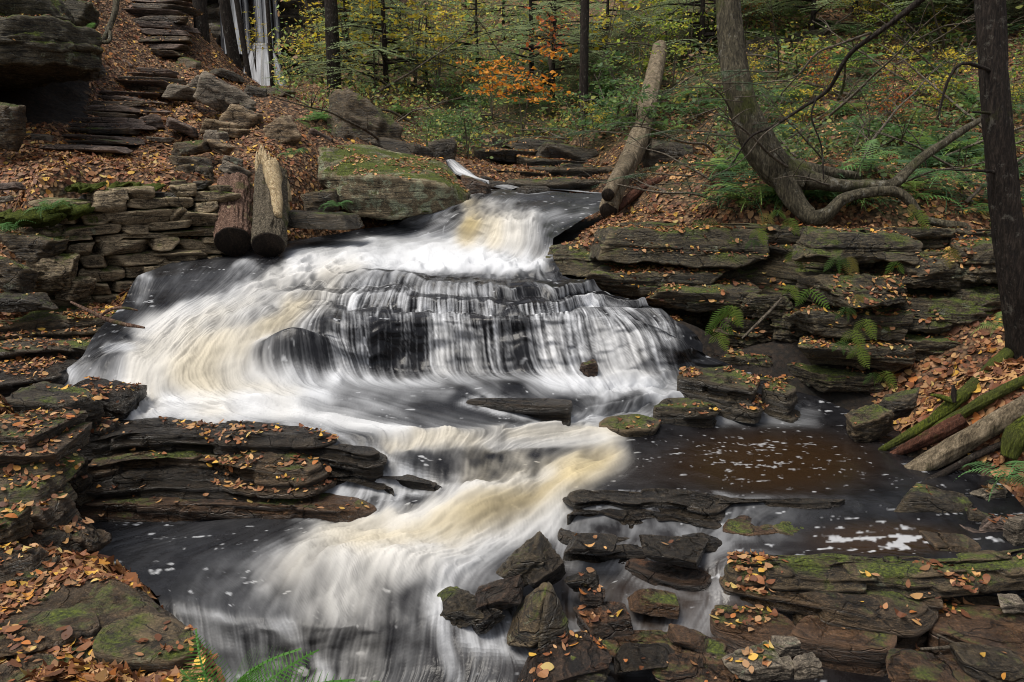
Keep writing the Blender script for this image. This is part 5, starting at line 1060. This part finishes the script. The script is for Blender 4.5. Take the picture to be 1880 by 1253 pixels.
def litter():
    r = np.random.default_rng(11); n = 270000
    px = r.uniform(-60, 1940, n); d = np.exp(r.uniform(math.log(2.6), math.log(24), n)); x = (px-CX)/F_PX*d; z = ground_z(x, d); y = d
    wz = water_at(x, y); ok = (z > wz+.02)
    e = .06; zx = ground_z(x+e, y); zy = ground_z(x, y+e); N = np.stack([-(zx-z)/e, -(zy-z)/e, np.ones(n)], -1); N /= np.linalg.norm(N, axis=1, keepdims=True)
    P = np.stack([x, y, z], -1); qx, qy = project(P); ok &= (qy > -40) & (qy < 1300) & (N[:, 2] > .35)
    dens = np.clip(.75+.5*fbm(P, .7, 3, 41), 0, 1); back = (d > 15) & (x > -3.5); dens = np.where(back, dens*.5, dens)
    dens = np.where((d > 8.5) & (x > 1.5), dens*.6, dens); ok &= r.random(n) < dens
    ok &= ~((np.abs(qx-np.interp(qy, (290, 312, 335, 350), (826, 838, 872, 920))) < np.interp(qy, (290, 345), (14, 40))) & (qy > 288) & (qy < 352))
    ok &= ~((qx > -60) & (qx < 165) & (qy > 120) & (qy < 228) & (y > 9.8))
    ok &= ~((qx > 1235) & (qx < 1600) & (qy > 590) & (qy < 770) & (y < 8.6))
    P, N = P[ok], N[ok]; sz = .062+.02*(P[:, 1] > 9)
    m = P[:, 0] < 0
    a = leaves_at(P[m], N[m], .060, 1, .13); b = leaves_at(P[~m], N[~m], .066, 2, .09)
    stuff('fallen_leaves', [a, b], 'leaf', 'brown and gold fallen leaves covering the forest floor on both banks', 'fallen leaves')
    sets = []; r = np.random.default_rng(5)
    for k, (V, F, dn) in enumerate(ROCKS):
        t = V[F[:, :3]]; cr = np.cross(t[:, 1]-t[:, 0], t[:, 2]-t[:, 0]); ar = np.linalg.norm(cr, axis=1)/2; nn = cr/(2*ar[:, None]+1e-12)
        q = F.shape[1]/2.0
        w_ = ar*(np.abs(nn[:, 2]) > .72)*sstep(-.25, .55, fbm(t.mean(1), 2.4, 3, 61)+.12)
        w_ *= (nn[:, 2] > 0) | (F.shape[1] == 4)
        wz = water_at(t[:, 0, 0], t[:, 0, 1]); w_ *= t[:, 0, 2] > wz+.015
        cnt = int(w_.sum()*q*620*dn)
        if cnt < 1 or w_.sum() <= 0: continue
        cnt = min(cnt, 6000); i = r.choice(len(F), cnt, p=w_/w_.sum()); u = r.random((cnt, 1)); v = r.random((cnt, 1)); s = u+v > 1; u = np.where(s, 1-u, u); v = np.where(s, 1-v, v)
        p = t[i, 0]+u*(t[i, 1]-t[i, 0])+v*(t[i, 2]-t[i, 0]); n_ = nn[i]*np.sign(nn[i][:, 2:3]+1e-9)
        sets.append(leaves_at(p, n_, .042, 100+k, .16, .3, .22))
    stuff('fallen_leaves', sets, 'leaf', 'wet fallen leaves caught on the rocks, ledges and stone steps', 'fallen leaves')
litter()
def fern_frond(L, r, pairs=15, width=.34, det=2):
    """one arching frond along +X from the origin"""
    t = np.linspace(.08, 1, pairs); V, F, off = [], [], 0
    arch = r.uniform(.25, .5)
    def c(t_): return np.array((L*t_*(1-.12*t_), 0, L*(arch*t_*1.5-(arch*1.5+r_d)*t_**2)))
    r_d = r.uniform(.05, .35)
    for k in range(pairs):
        tt = t[k]; p = c(tt); wl_ = width*L*math.sin(math.pi*min(1, (tt*.93+.10)))**.75*(1-.55*tt)
        for sg in (1, -1):
            d = np.array((.38, sg, -.12)); d /= np.linalg.norm(d); e = np.array((1, 0, 0.05)); hw = L/pairs*.27
            if det == 2:
                a = [p-e*hw*.7, p+e*hw*.7, p+d*wl_*.55+e*hw*.75, p+d*wl_*.55-e*hw*.6, p+d*wl_-np.array((0, 0, .10*wl_))]
                V += a; F += [(off, off+1, off+2, off+3), (off+3, off+2, off+4, off+4)]; off += 5
            else:
                m = 9
                for q in range(m):
                    s0 = q/m; b = p+d*wl_*s0-np.array((0, 0, .10*wl_*s0*s0)); h2 = hw*.95*(1-.8*s0); st = wl_/m*.9
                    V += [b-e*h2*.15, b+e*h2+d*st*.1, b+e*h2*.75+d*st, b+d*st, b-e*h2+d*st*.1, b-e*h2*.75+d*st]; F += [(off, off+1, off+2, off+3), (off, off+3, off+5, off+4)]; off += 6
    for k in range(8):
        a, b = c(k/8), c((k+1)/8); w_ = np.array((0, .010*L, 0)); V += [a-w_, a+w_, b+w_*.8, b-w_*.8]; F += [(off, off+1, off+2, off+3)]; off += 4
    return np.array(V), np.array(F)
def fern_mesh(seed, col_, det=2, nf=None, spread=360, L0=.42):
    r = random.Random(seed); Vs, Fs, Cs, off = [], [], [], 0
    for k in range(nf or r.randint(5, 8)):
        V, F = fern_frond(L0*r.uniform(.7, 1.2), r, 15 if det == 2 else 24, r.uniform(.28, .38), det)
        yaw = math.radians(spread*(k+r.uniform(-.3, .3))/(nf or 6)); R = rot_m(r.uniform(-.5, .1), yaw); V = V@R.T
        Vs.append(V); Fs.append(F+off); off += len(V); Cs.append(np.tile(np.array(col_)*r.uniform(.65, 1.3), (len(V), 1))*np.random.default_rng(seed+k).uniform(.8, 1.2, (len(V), 1)))
    return mesh_np('fern', np.concatenate(Vs), [np.concatenate(Fs)], [M['foliage']], False, None, np.concatenate(Cs))
FERN = [fern_mesh(k, c) for k, c in enumerate([(.085,.18,.06),(.11,.22,.06),(.09,.16,.075),(.15,.23,.055),(.08,.15,.07)])]
def hang_mesh(seed, c):
    r = random.Random(seed); Vs, Fs, Cs, off = [], [], [], 0
    for k in range(r.randint(2, 4)):
        V, F = fern_frond(.30*r.uniform(.7, 1.2), r, 10, r.uniform(.26, .36), 2); V = V*np.array((1, 1, .5))
        V = np.stack([V[:, 1], -.10*V[:, 0]-.8*V[:, 2]-.02, -V[:, 0]], -1); V = V@rot_m(r.uniform(-.9, .9), r.uniform(-.5, .5)).T
        Vs.append(V); Fs.append(F+off); off += len(V); Cs.append(np.tile(np.array(c)*r.uniform(.7, 1.3), (len(V), 1)))
    return mesh_np('fern', np.concatenate(Vs), [np.concatenate(Fs)], [M['foliage']], False, None, np.concatenate(Cs))
HANG = [hang_mesh(60+k, c) for k, c in enumerate([(.10,.18,.03),(.08,.15,.035),(.13,.18,.03),(.17,.15,.04)])]
def put(name, me, p, rz, sc_=1., label=None, cat=None, group=None, tilt=(0, 0)):
    o = link(name, me, None, p, (tilt[0], tilt[1], rz)); o.scale = (sc_,)*3; return tag(o, label, cat, group)
rf = random.Random(8)
for k in range(190):
    px, py = rf.uniform(1300, 1870), rf.uniform(40, 400); p = ground_at(px, py, 8.9)
    if p is None or p[1] > 19: continue
    put('fern', FERN[rf.randrange(5)], p, rf.uniform(0, 6.3), rf.uniform(1.0, 1.7), 'green fern growing in the leaf litter of the right hillside', 'fern', 'ferns on the right hillside')
for k in range(26):
    px, py = rf.uniform(720, 1290), rf.uniform(160, 270); p = ground_at(px, py, 12.5)
    if p is None or p[1] > 26: continue
    put('fern', FERN[rf.choice((0, 1, 1, 3))], p, rf.uniform(0, 6.3), rf.uniform(1.1, 1.7), 'bright fern on the far bank beyond the upstream rapid', 'fern', 'ferns on the far bank')
for k in range(12):
    px, py = rf.uniform(570, 650), rf.uniform(195, 245); p = ground_at(px, py, 11.5)
    if p is None: continue
    put('fern', FERN[1], p, rf.uniform(0, 6.3), rf.uniform(.9, 1.3), 'bright green fern in the clump above the huge slanting boulder', 'fern', 'ferns above the huge boulder')
for px, py, d, s_ in ((1315,585,7.5,.8),(1322,610,7.45,.7),(1462,460,7.85,.6),(1535,470,7.2,.8),(1562,485,7.2,.7),(1485,530,7.1,.7),(1570,540,7.05,.8),(1590,585,7.0,.5),(1545,625,6.95,.7),(1575,635,6.95,.7),(1625,680,6.9,.4),(1640,480,7.2,.6),(1670,375,8.2,1.),(1685,385,8.1,.8),(1300,400,8.7,.6),(1425,385,8.6,.7),(1740,455,7.4,.5),(1335,560,7.5,.6),(1450,400,8.5,.7),(1380,440,8.0,.5)):
    put('fern', HANG[rf.randrange(4)], W(px, py, d=d-.12), rf.uniform(-.4, .4), rf.uniform(.5, .85), 'small drooping fern rooted in a crack of the cliff face', 'fern', 'ferns on the cliff face')
    if rf.random() < .6: put('fern', HANG[rf.randrange(4)], W(px+rf.uniform(-35, 35), py+rf.uniform(-25, 25), d=d-.12), rf.uniform(-.4, .4), rf.uniform(.5, .9), 'small drooping fern rooted in a crack of the cliff face', 'fern', 'ferns on the cliff face')
for px, py, d, s_, lab in ((20,425,7.9,.8,'fern hanging over the left end of the stone wall'),(95,385,8.1,.8,'leafy light green plant on top of the stone wall'),(620,380,9.9,.7,'small green fern beside the stumps below the boulder'),(540,285,10.4,.7,'fern behind the broken stump'),(160,60,11.3,.7,'fern on the upper edge of the left outcrop'),(60,95,10.9,.7,'fern hanging from the face of the left outcrop'),(1830,600,6.6,.5,'small fern on the leaf slope behind the dark tree'),(1850,880,5.0,.8,'fern at the right border below the pale log'),(1750,330,8.6,1.2,'single broad fern beside the dark trunk'),(1590,300,9.2,1.3,'large fern just above the beech roots')):
    put('fern', FERN[rf.choice((0, 1, 3))], W(px, py, d=d), rf.uniform(-2.5, -.6), s_, lab, 'fern', None, (rf.uniform(0, .4), 0))
# the nearest fern, frond by frond
def near_fern():
    org = W(420, 1330, d=2.6); root = empty('fern', org); tag(root, 'bright fresh fern poking up at the bottom edge of the scene', 'fern'); r = random.Random(3)
    for ex, ey in ((455,1180),(420,1180),(520,1200),(535,1225),(545,1252),(480,1265),(385,1190),(350,1235)):
        tip = W(ex, ey, d=2.6+r.uniform(-.1, .1)); L = np.linalg.norm(tip-org)*1.38; V, F = fern_frond(L, r, 26, .30, 3)
        dv = tip-org; yaw = math.atan2(dv[1], dv[0]); el = math.atan2(dv[2], math.hypot(dv[0], dv[1]))
        V = V@rot_m(0, 0, (.75+r.uniform(-.2, .2))*math.cos(yaw)).T; V = V@np.array(Matrix.Rotation(-el*.8, 3, 'Y')).T; V = V@rot_m(0, yaw).T
        C = np.tile(np.array((.07,.19,.03))*r.uniform(.8, 1.25), (len(V), 1))
        link('frond', mesh_np('frond', V, [F], [M['foliage']], False, None, C), root)
near_fern()
put('fern', fern_mesh(41, (.07,.19,.03), 3, 5, 360, .16), W(668, 1275, d=2.8), 1., 1., 'tiny bright fern tip at the bottom edge in front of the foam', 'fern')
# ------------------------------------------------------------------ trees beyond
def hemlock(seed, H, z0, L0, dead=False):
    """trunk and needle crown, base at the origin"""
    r = random.Random(seed); rn = np.random.default_rng(seed); V, F, C, T_ = [], [], [], []
    z = z0
    while z < H:
        L = L0*(1-(z/H)**1.3)*r.uniform(.65, 1.15)+.15
        for b in range(r.choice((1, 2, 2, 3))):
            a = r.uniform(0, 6.283); zz = z+r.uniform(-.1, .1); ca, sa = math.cos(a), math.sin(a); dr = r.uniform(.15, .4)
            def bp(t): return np.array((ca*L*t, sa*L*t, zz+.22*L*t-dr*L*t*t))
            T_.append(tube([bp(0), bp(.5), bp(1)], [.018+.004*L, .010+.002*L, .003], n=5, k=4, rough=0, caps=False))
            if dead: continue
            t = .18; sg = 1
            while t < 1.0:
                sg = -sg; p = bp(t); tl = (.42*L*(1-t)+.14)*r.uniform(.7, 1.2); an = a+sg*r.uniform(.7, 1.1); d = np.array((math.cos(an), math.sin(an), r.uniform(-.28, .02)))
                n_ = max(3, int(tl/.052)); s = np.linspace(.1, 1, n_)
                q = p[None]+d[None]*(s*tl)[:, None]; q[:, 2] -= .12*tl*s*s
                for s2 in (1, -1):
                    a2 = an+s2*.95; e = np.array((math.cos(a2), math.sin(a2), -.10)); ln = rn.uniform(.055, .10, n_)*(1.15-.5*s)
                    wv = np.array((-e[1], e[0], 0))*.013; tip = q+e[None]*ln[:, None]+rn.normal(0, .008, (n_, 3))
                    o = np.stack([q-wv, q+wv, tip+wv*.6, tip-wv*.6], 1); V.append(o.reshape(-1, 3)); C.append(np.repeat(rn.uniform(.65, 1.3, n_), 4))
                t += r.uniform(.045, .075)/max(.5, L)*1.25
        z += r.uniform(.10, .22)
    tr = tube([(0, 0, -.4), (.02, 0, H*.3), (.05, .03, H*.7), (.02, 0, H)], [.02+.014*H, .015+.011*H, .01+.006*H, .01], n=26, k=10, rough=.06, seed=seed)
    trunk = mesh_np('trunk', *join([tr]+T_), [M['bark_dark']], True)
    crown = None
    if V:
        V = np.concatenate(V); C = np.concatenate(C); n_ = len(V)//4
        crown = mesh_np('crown', V, [np.arange(len(V)).reshape(-1, 4)], [M['foliage']], False, None, np.array((.25,.31,.16))[None]*C[:, None])
    return trunk, crown
HEM = [hemlock(1, 3.0, .2, 1.9), hemlock(2, 3.7, .3, 2.2), hemlock(3, 2.4, .15, 1.5), hemlock(4, 6, .8, 2.4), hemlock(5, 11, 3., .9, True)]
def tree(v, p, s_, rz, label, group=None, name='hemlock_tree', cat='tree', thick=1.0, bank=None):
    root = empty(name, p, rz); root.scale = (s_,)*3; tag(root, label, cat, group)
    a, b = (bank or HEM)[v]
    o = link('trunk', a, root); o.scale = (thick, thick, 1)
    if b: link('crown', b, root)
    return root
for q in ((372,78,17.2,.9,'thickest bare trunk on the ridge left of the far waterfall'),(431,118,18.6,.8,'bare trunk standing right in front of the far waterfall'),(455,130,20,.4,'thin sapling trunk in front of the far waterfall')):
    o = tree(4, W(q[0], q[1], d=q[2]), 1., q[0], q[4], None, 'bare_tree', 'tree', q[3]); o.rotation_euler = (0, (q[0]-372)*.0016, q[0])
tree(4, W(500, 150, d=24), .8, 2., 'spindly bare tree at the right edge of the far waterfall', None, 'bare_tree', 'tree', .5)
tree(4, on_ground(628, 20.5), 1.05, 1., 'tall straight hemlock trunk right of the far waterfall'); tree(4, on_ground(1066, 16.2), .9, 2.2, 'slender dark trunk standing beside the orange foliage', None, 'bare_tree', 'tree', .62)
rt = random.Random(21)
for k, (px, d) in enumerate([(655,24),(700,25),(745,28),(790,23),(880,24),(925,29),(975,22),(1015,26),(1060,23),(1105,20.5),(1215,24),(1240,24),(1290,19.5),(1330,23),(1380,26),(1440,24),(1500,27),(690,33),(860,34),(1040,33),(1260,30),(1010,19),(1395,19),(1460,17.5),(1530,18.5),(1610,16.8),(1690,17.5),(1760,16),(1830,16.8),(1890,15.5),(1270,18),(720,21)]):
    tree(rt.choice((0, 1, 1, 2, 2, 0, 0, 3) if d > 26 else (0, 1, 1, 2, 2, 0)), on_ground(px, d), rt.uniform(.8, 1.15), rt.uniform(0, 6.3), 'green hemlock among the dense trees beyond the falls', 'hemlocks beyond the falls')
def shrub(seed, pal, n=420, H=2.2, sp=.9, leaf=.085):
    r = np.random.default_rng(seed); rr = random.Random(seed); T_, P = [], []
    for k in range(rr.randint(3, 5)):
        a = rr.uniform(0, 6.28); h = H*rr.uniform(.6, 1); tip = np.array((math.cos(a)*sp*.5, math.sin(a)*sp*.5, h)); T_.append(tube([(0, 0, -.1), tip*np.array((.3, .3, .5)), tip], [.014, .010, .003], n=8, k=5, rough=0))
        for j in range(7):
            t = rr.uniform(.3, 1); b0 = tip*np.array((t*t, t*t, t)); a2 = rr.uniform(0, 6.28); L = sp*rr.uniform(.4, 1.); b1 = b0+np.array((math.cos(a2)*L, math.sin(a2)*L, rr.uniform(-.12, .15)*L))
            T_.append(tube([b0, (b0+b1)/2+np.array((0, 0, .05)), b1], [.006, .004, .002], n=5, k=4, rough=0, caps=False))
            m = n//28; s = r.uniform(.2, 1.05, m)[:, None]; P.append(b0+(b1-b0)*s+r.normal(0, 1, (m, 3))*np.array((.10, .10, .03)))
    P = np.concatenate(P); N = np.tile(np.array((0, 0, 1.)), (len(P), 1)); V, F, C = leaves_at(P, N, leaf, seed, 0, .15, .45, pal)
    return mesh_np('stems', *join(T_), [M['twig']], True), mesh_np('leaves', V, [F], [M['foliage']], False, None, C)
YEL = [(.55,.42,.04),(.62,.45,.05),(.45,.38,.06),(.38,.40,.06)]; ORA = [(.62,.26,.03),(.66,.32,.04),(.55,.17,.025)]; LIM = [(.30,.38,.05),(.22,.32,.05),(.45,.42,.06)]; GRN = [(.10,.18,.055),(.14,.22,.06),(.08,.15,.06)]
SHR = [shrub(1, YEL), shrub(2, ORA, 560, 1.9, 1.2, .10), shrub(3, LIM), shrub(4, GRN, 500, 1.2, .8), shrub(5, YEL, 300, 3.0, 1.0), shrub(6, [(.5,.14,.04),(.42,.10,.05),(.55,.3,.04)], 200, 1.6, .8)]
def bush(v, p, s_, rz, label, group=None):
    root = empty('shrub', p, rz); root.scale = (s_,)*3; tag(root, label, 'shrub', group)
    link('stems', SHR[v][0], root); link('leaves', SHR[v][1], root); return root
bush(1, W(960, 235, d=16.2), .85, 0., 'glowing orange leaved shrub in the middle of the far bank'); bush(1, W(905, 215, d=16.6), .7, 2., 'smaller orange shrub leaning over the stream left of the glowing one')
bush(0, W(1092, 262, d=14.2), .35, 1., 'small yellow leaved sapling hanging beside the slender dark trunk')
bush(2, W(1235, 150, d=12.6), .55, 1., 'lime green shrub above the top of the leaning tan trunk'); bush(4, W(470, 128, d=20.5), .55, 1., 'thin yellow leaved sapling in front of the distant waterfall'); bush(5, W(1010, 130, d=17.5), .8, 3., 'reddish brown shrub beside the slender dark trunk')
for px, d in ((610,25),(660,24),(700,20.5),(730,23),(770,22),(810,20),(840,25),(690,29),(590,28),(760,30),(870,30)):
    bush(rt.choice((0, 4, 4, 2)), on_ground(px, d), rt.uniform(.9, 1.5), rt.uniform(0, 6.3), 'yellow leaved understorey shrub in the far left background', 'yellow shrubs in the far background')
for px, d in ((1100,19),(1160,18),(1210,19.5),(1250,18),(1290,21),(1130,22)):
    bush(rt.choice((2, 2, 0)), on_ground(px, d), rt.uniform(.8, 1.3), rt.uniform(0, 6.3), 'lime leaved shrub on the slope behind the leaning tan trunk', 'lime shrubs behind the tan trunk')
for k in range(48):
    px, py = rt.uniform(1370, 1880), rt.uniform(0, 330); p = ground_at(px, py, 8.9)
    if p is None or p[1] > 20: continue
    bush(rt.choice((0, 0, 3, 2, 5, 3)), p, rt.uniform(.25, .55), rt.uniform(0, 6.3), 'thin autumn sapling on the right hillside', 'saplings on the right hillside')
for k in range(16):
    px, py = rt.uniform(760, 1300), rt.uniform(150, 290); p = ground_at(px, py, 12.5)
    if p is None or p[1] > 26: continue
    bush(3, p, rt.uniform(.5, 1.0), rt.uniform(0, 6.3), 'low green bush on the far bank', 'green bushes on the far bank')
# drooping hemlock sprigs in front of the beech
def sprig(seed, L):
    r = random.Random(seed); rn = np.random.default_rng(seed); V, C = [], []
    def bp(t): return np.array((L*t, 0, .12*L*t-.3*L*t*t))
    t, sg = .1, 1
    while t < 1:
        sg = -sg; p = bp(t); tl = (.5*L*(1-t)+.06)*r.uniform(.7, 1.2); an = sg*r.uniform(.6, 1.); d = np.array((math.cos(an), math.sin(an), -.15)); n_ = max(4, int(tl/.022)); q = p+d*(np.linspace(.05, 1, n_)*tl)[:, None]
        for s2 in (1, -1):
            e = np.array((math.cos(an+s2), math.sin(an+s2), -.1)); ln = rn.uniform(.02, .035, n_); wv = np.array((-e[1], e[0], 0))*.006; tip = q+e*ln[:, None]
            V.append(np.stack([q-wv, q+wv, tip+wv*.6, tip-wv*.6], 1).reshape(-1, 3)); C.append(np.repeat(rn.uniform(.65, 1.3, n_), 4))
        t += .035/max(L, .3)
    V = np.concatenate(V); C = np.concatenate(C)
    return mesh_np('twig', *tube([bp(-.2), bp(.5), bp(1)], [.008, .005, .002], n=10, k=5, rough=0), [M['twig']], True), mesh_np('needles', V, [np.arange(len(V)).reshape(-1, 4)], [M['foliage']], False, None, np.array((.085,.15,.085))[None]*C[:, None])
SPG = [sprig(k, .75) for k in range(3)]
for k, (px, py, d, s_, rz) in enumerate([(1400,128,8.6,1.1,2.9),(1330,150,8.5,1.,.4),(1300,158,8.6,.9,2.6),(1345,182,8.4,.9,3.6),(1370,175,8.4,.8,.1),(1290,238,8.5,1.,2.9),(1330,246,8.4,1.,3.3),(1290,300,8.6,1.,2.8),(1240,318,9.2,1.2,3.0),(1225,335,9.4,1.,.3),(1390,225,8.4,.7,.8),(1180,225,11.5,1.1,3.2),(1120,240,12,1.3,2.9),(1020,250,13,1.5,3.1),(980,235,13.4,1.4,.2)]):
    root = empty('hemlock_bough', W(px, py, d), rz); root.scale = (s_,)*3; tag(root, 'drooping hemlock bough in front of the beech trunk and the leaning tan log', 'bough', 'hemlock boughs reaching over the slope')
    link('twig', SPG[k % 3][0], root); link('needles', SPG[k % 3][1], root)
# dead branches strewn on the slopes
rb = random.Random(31)
def dead_branch(seed, L):
    r = random.Random(seed); P = [np.array((0, 0, 0.))]; d = np.array((1, 0, r.uniform(.0, .5)))
    for k in range(6): d = d+np.array((0, r.uniform(-.3, .3), r.uniform(-.25, .15))); P.append(P[-1]+d/np.linalg.norm(d)*L/6)
    T_ = [tube(P, np.linspace(.016, .003, 7)*L/1.6, k=5, rough=.05, n=20)]
    for j in range(5):
        k = r.randint(1, 5); e = np.array((.7, r.choice((-1, 1))*r.uniform(.4, 1), r.uniform(-.1, .6)))*L*r.uniform(.1, .28); T_.append(tube([P[k], P[k]+e*.5+np.array((0, 0, .02)), P[k]+e], [.006*L/1.6, .004*L/1.6, .0015], n=7, k=4, rough=0, caps=False))
    return mesh_np('branch', *join(T_), [M['twig']], True)
DB = [dead_branch(k, 1.8) for k in range(5)]
for k in range(70):
    px, py = rb.uniform(1220, 1880), rb.uniform(20, 390); p = ground_at(px, py, 8.9)
    if p is None or p[1] > 20: continue
    put('dead_branch', DB[k % 5], p+np.array((0, 0, .06)), rb.uniform(0, 6.3), rb.uniform(.6, 1.5), 'thin dead branch lying on the right hillside', 'dead branch', 'dead branches on the right hillside', (rb.uniform(-.4, .4), -.3))
for k in range(14):
    px, py = rb.uniform(640, 1200), rb.uniform(170, 280); p = ground_at(px, py, 12.5)
    if p is None or p[1] > 26: continue
    put('dead_branch', DB[k % 5], p+np.array((0, 0, .1)), rb.uniform(0, 6.3), rb.uniform(1., 2.), 'thin dead branch fallen on the far bank', 'dead branch', 'dead branches on the far bank', (0, -.2))
# dark bedrock bands showing on the right hillside
for px, py, ww, hh, ro, lab in ((1420,95,150,50,-6,'dark outcrop band high on the right hillside'),(1300,70,90,40,6,'dark outcrop behind the bent beech'),(1700,60,120,36,-4,'dark outcrop half hidden in saplings at the upper right'),(1445,255,56,36,-24,'mossy stone behind the beech trunk'),(1220,290,90,60,8,'dark stone beneath the leaning tan trunk'),(1040,290,120,50,3,'shadowed bank rock under the far bushes'),(900,270,110,44,0,'dark rounded rock under the orange shrub')):
    p = ground_at(px, py, 8.9)
    if p is not None: rock(px, py, p[1]+.15, ww, hh, lab, 'rock_dark' if 'mossy' not in lab else 'rock_moss', .8, roll=ro, seed=int(px+py), res=5, leaves=.5)
# undergrowth that reads as one mass on the far bank
def undergrowth():
    r = np.random.default_rng(77); n = 70000; px = np.where(r.random(n) < .5, r.uniform(520, 1420, n), r.uniform(1250, 1900, n)); d = np.where(px < 1300, r.uniform(14.5, 34, n), r.uniform(9.2, 24, n)); x = (px-CX)/F_PX*d; z = ground_z(x, d)
    P = np.stack([x, d, z], -1); k = (z > water_at(x, d)+.1) & (fbm(P, .9, 3, 3) > np.where(P[:, 0] > 2.4, .0, -.05)); P = P[k]; P[:, 2] += np.abs(r.normal(0, 1., len(P)))*np.where(P[:, 1] > 22, 1.0, .24)
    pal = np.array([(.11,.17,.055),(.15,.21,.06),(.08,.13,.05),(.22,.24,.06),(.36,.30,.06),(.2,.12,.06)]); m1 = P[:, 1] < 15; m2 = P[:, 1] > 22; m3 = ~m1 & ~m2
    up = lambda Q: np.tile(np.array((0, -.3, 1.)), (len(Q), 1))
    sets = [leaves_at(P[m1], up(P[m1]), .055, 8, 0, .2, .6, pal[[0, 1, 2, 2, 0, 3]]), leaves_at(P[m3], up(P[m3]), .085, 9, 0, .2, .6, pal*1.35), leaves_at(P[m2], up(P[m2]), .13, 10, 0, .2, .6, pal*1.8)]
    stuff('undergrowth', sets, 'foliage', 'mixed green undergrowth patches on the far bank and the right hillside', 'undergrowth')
undergrowth()
# ------------------------------------------------------------------ the distant waterfall and its dark headwall
def far_fall():
    pts = [W(300,170,d=33),W(430,165,d=31.2),W(500,165,d=31.0),W(580,165,d=31.5),W(700,160,d=33)]
    back = [W(700,160,d=37),W(300,170,d=37)]
    ledge(pts+back, 15., 3.4, 'tall dark headwall of layered rock behind the distant waterfall', 'rock_dark', 55, (.3, .8), .35, step=.13, name='rock_cliff', cat='cliff', taper=1.0)
    r = random.Random(4); st = []
    for x0, wd, f, sd in ((416,.55,.5,1),(432,.45,.62,2),(474,.40,.5,3),(488,.35,.62,4),(450,.22,.25,5),(505,.2,.22,6)):
        st.append(ribbon('', [W(x0-9,-240,d=31.4),W(x0-4,-60,d=31.1),W(x0+3,40,d=30.8),W(x0+8,106,d=30.4)], [wd*.8,wd*.9,wd,wd*1.2], [f,f,f*.9,f*.7], 90, sd, 0, 46, .15, .62))
    for x0, x1, wd, f, sd in ((470,452,.5,.5,11),(478,474,.55,.66,12),(486,497,.5,.62,13),(492,520,.35,.42,14)):
        st.append(ribbon('', [W(x0,78,d=30.25),W((x0+x1)/2,112,d=29.8),W(x1,164,d=29.2)], [wd*.5,wd*.9,wd*1.3], [f*.35,f,f*.8], 70, sd, 0, 46, .15, .55))
    water_strip('far_waterfall', st)
far_fall()
# the small white rapid upstream, between the huge boulder and the far bank
def upstream():
    def gp(px, py): q = ground_at(px, py, 10.8, 20); return q+np.array((0, -.02, .035))
    water_strip('stream_rapid', [ribbon('', [gp(826, 298), gp(838, 312), gp(852, 324), gp(872, 335), gp(905, 344), W(958, 351, 11.95)], [.16,.26,.34,.34,.34,.35], [.4,.6,.72,.62,.5,.25], 80, 1, .05, 40, .22, .35),
        ribbon('', [W(985, 346, 12.1), W(1050, 351, 12.1), W(1115, 357, 11.9)], [.10,.12,.12], [.2,.5,.2], 50, 3, 0, 12)])
upstream()
build_water()
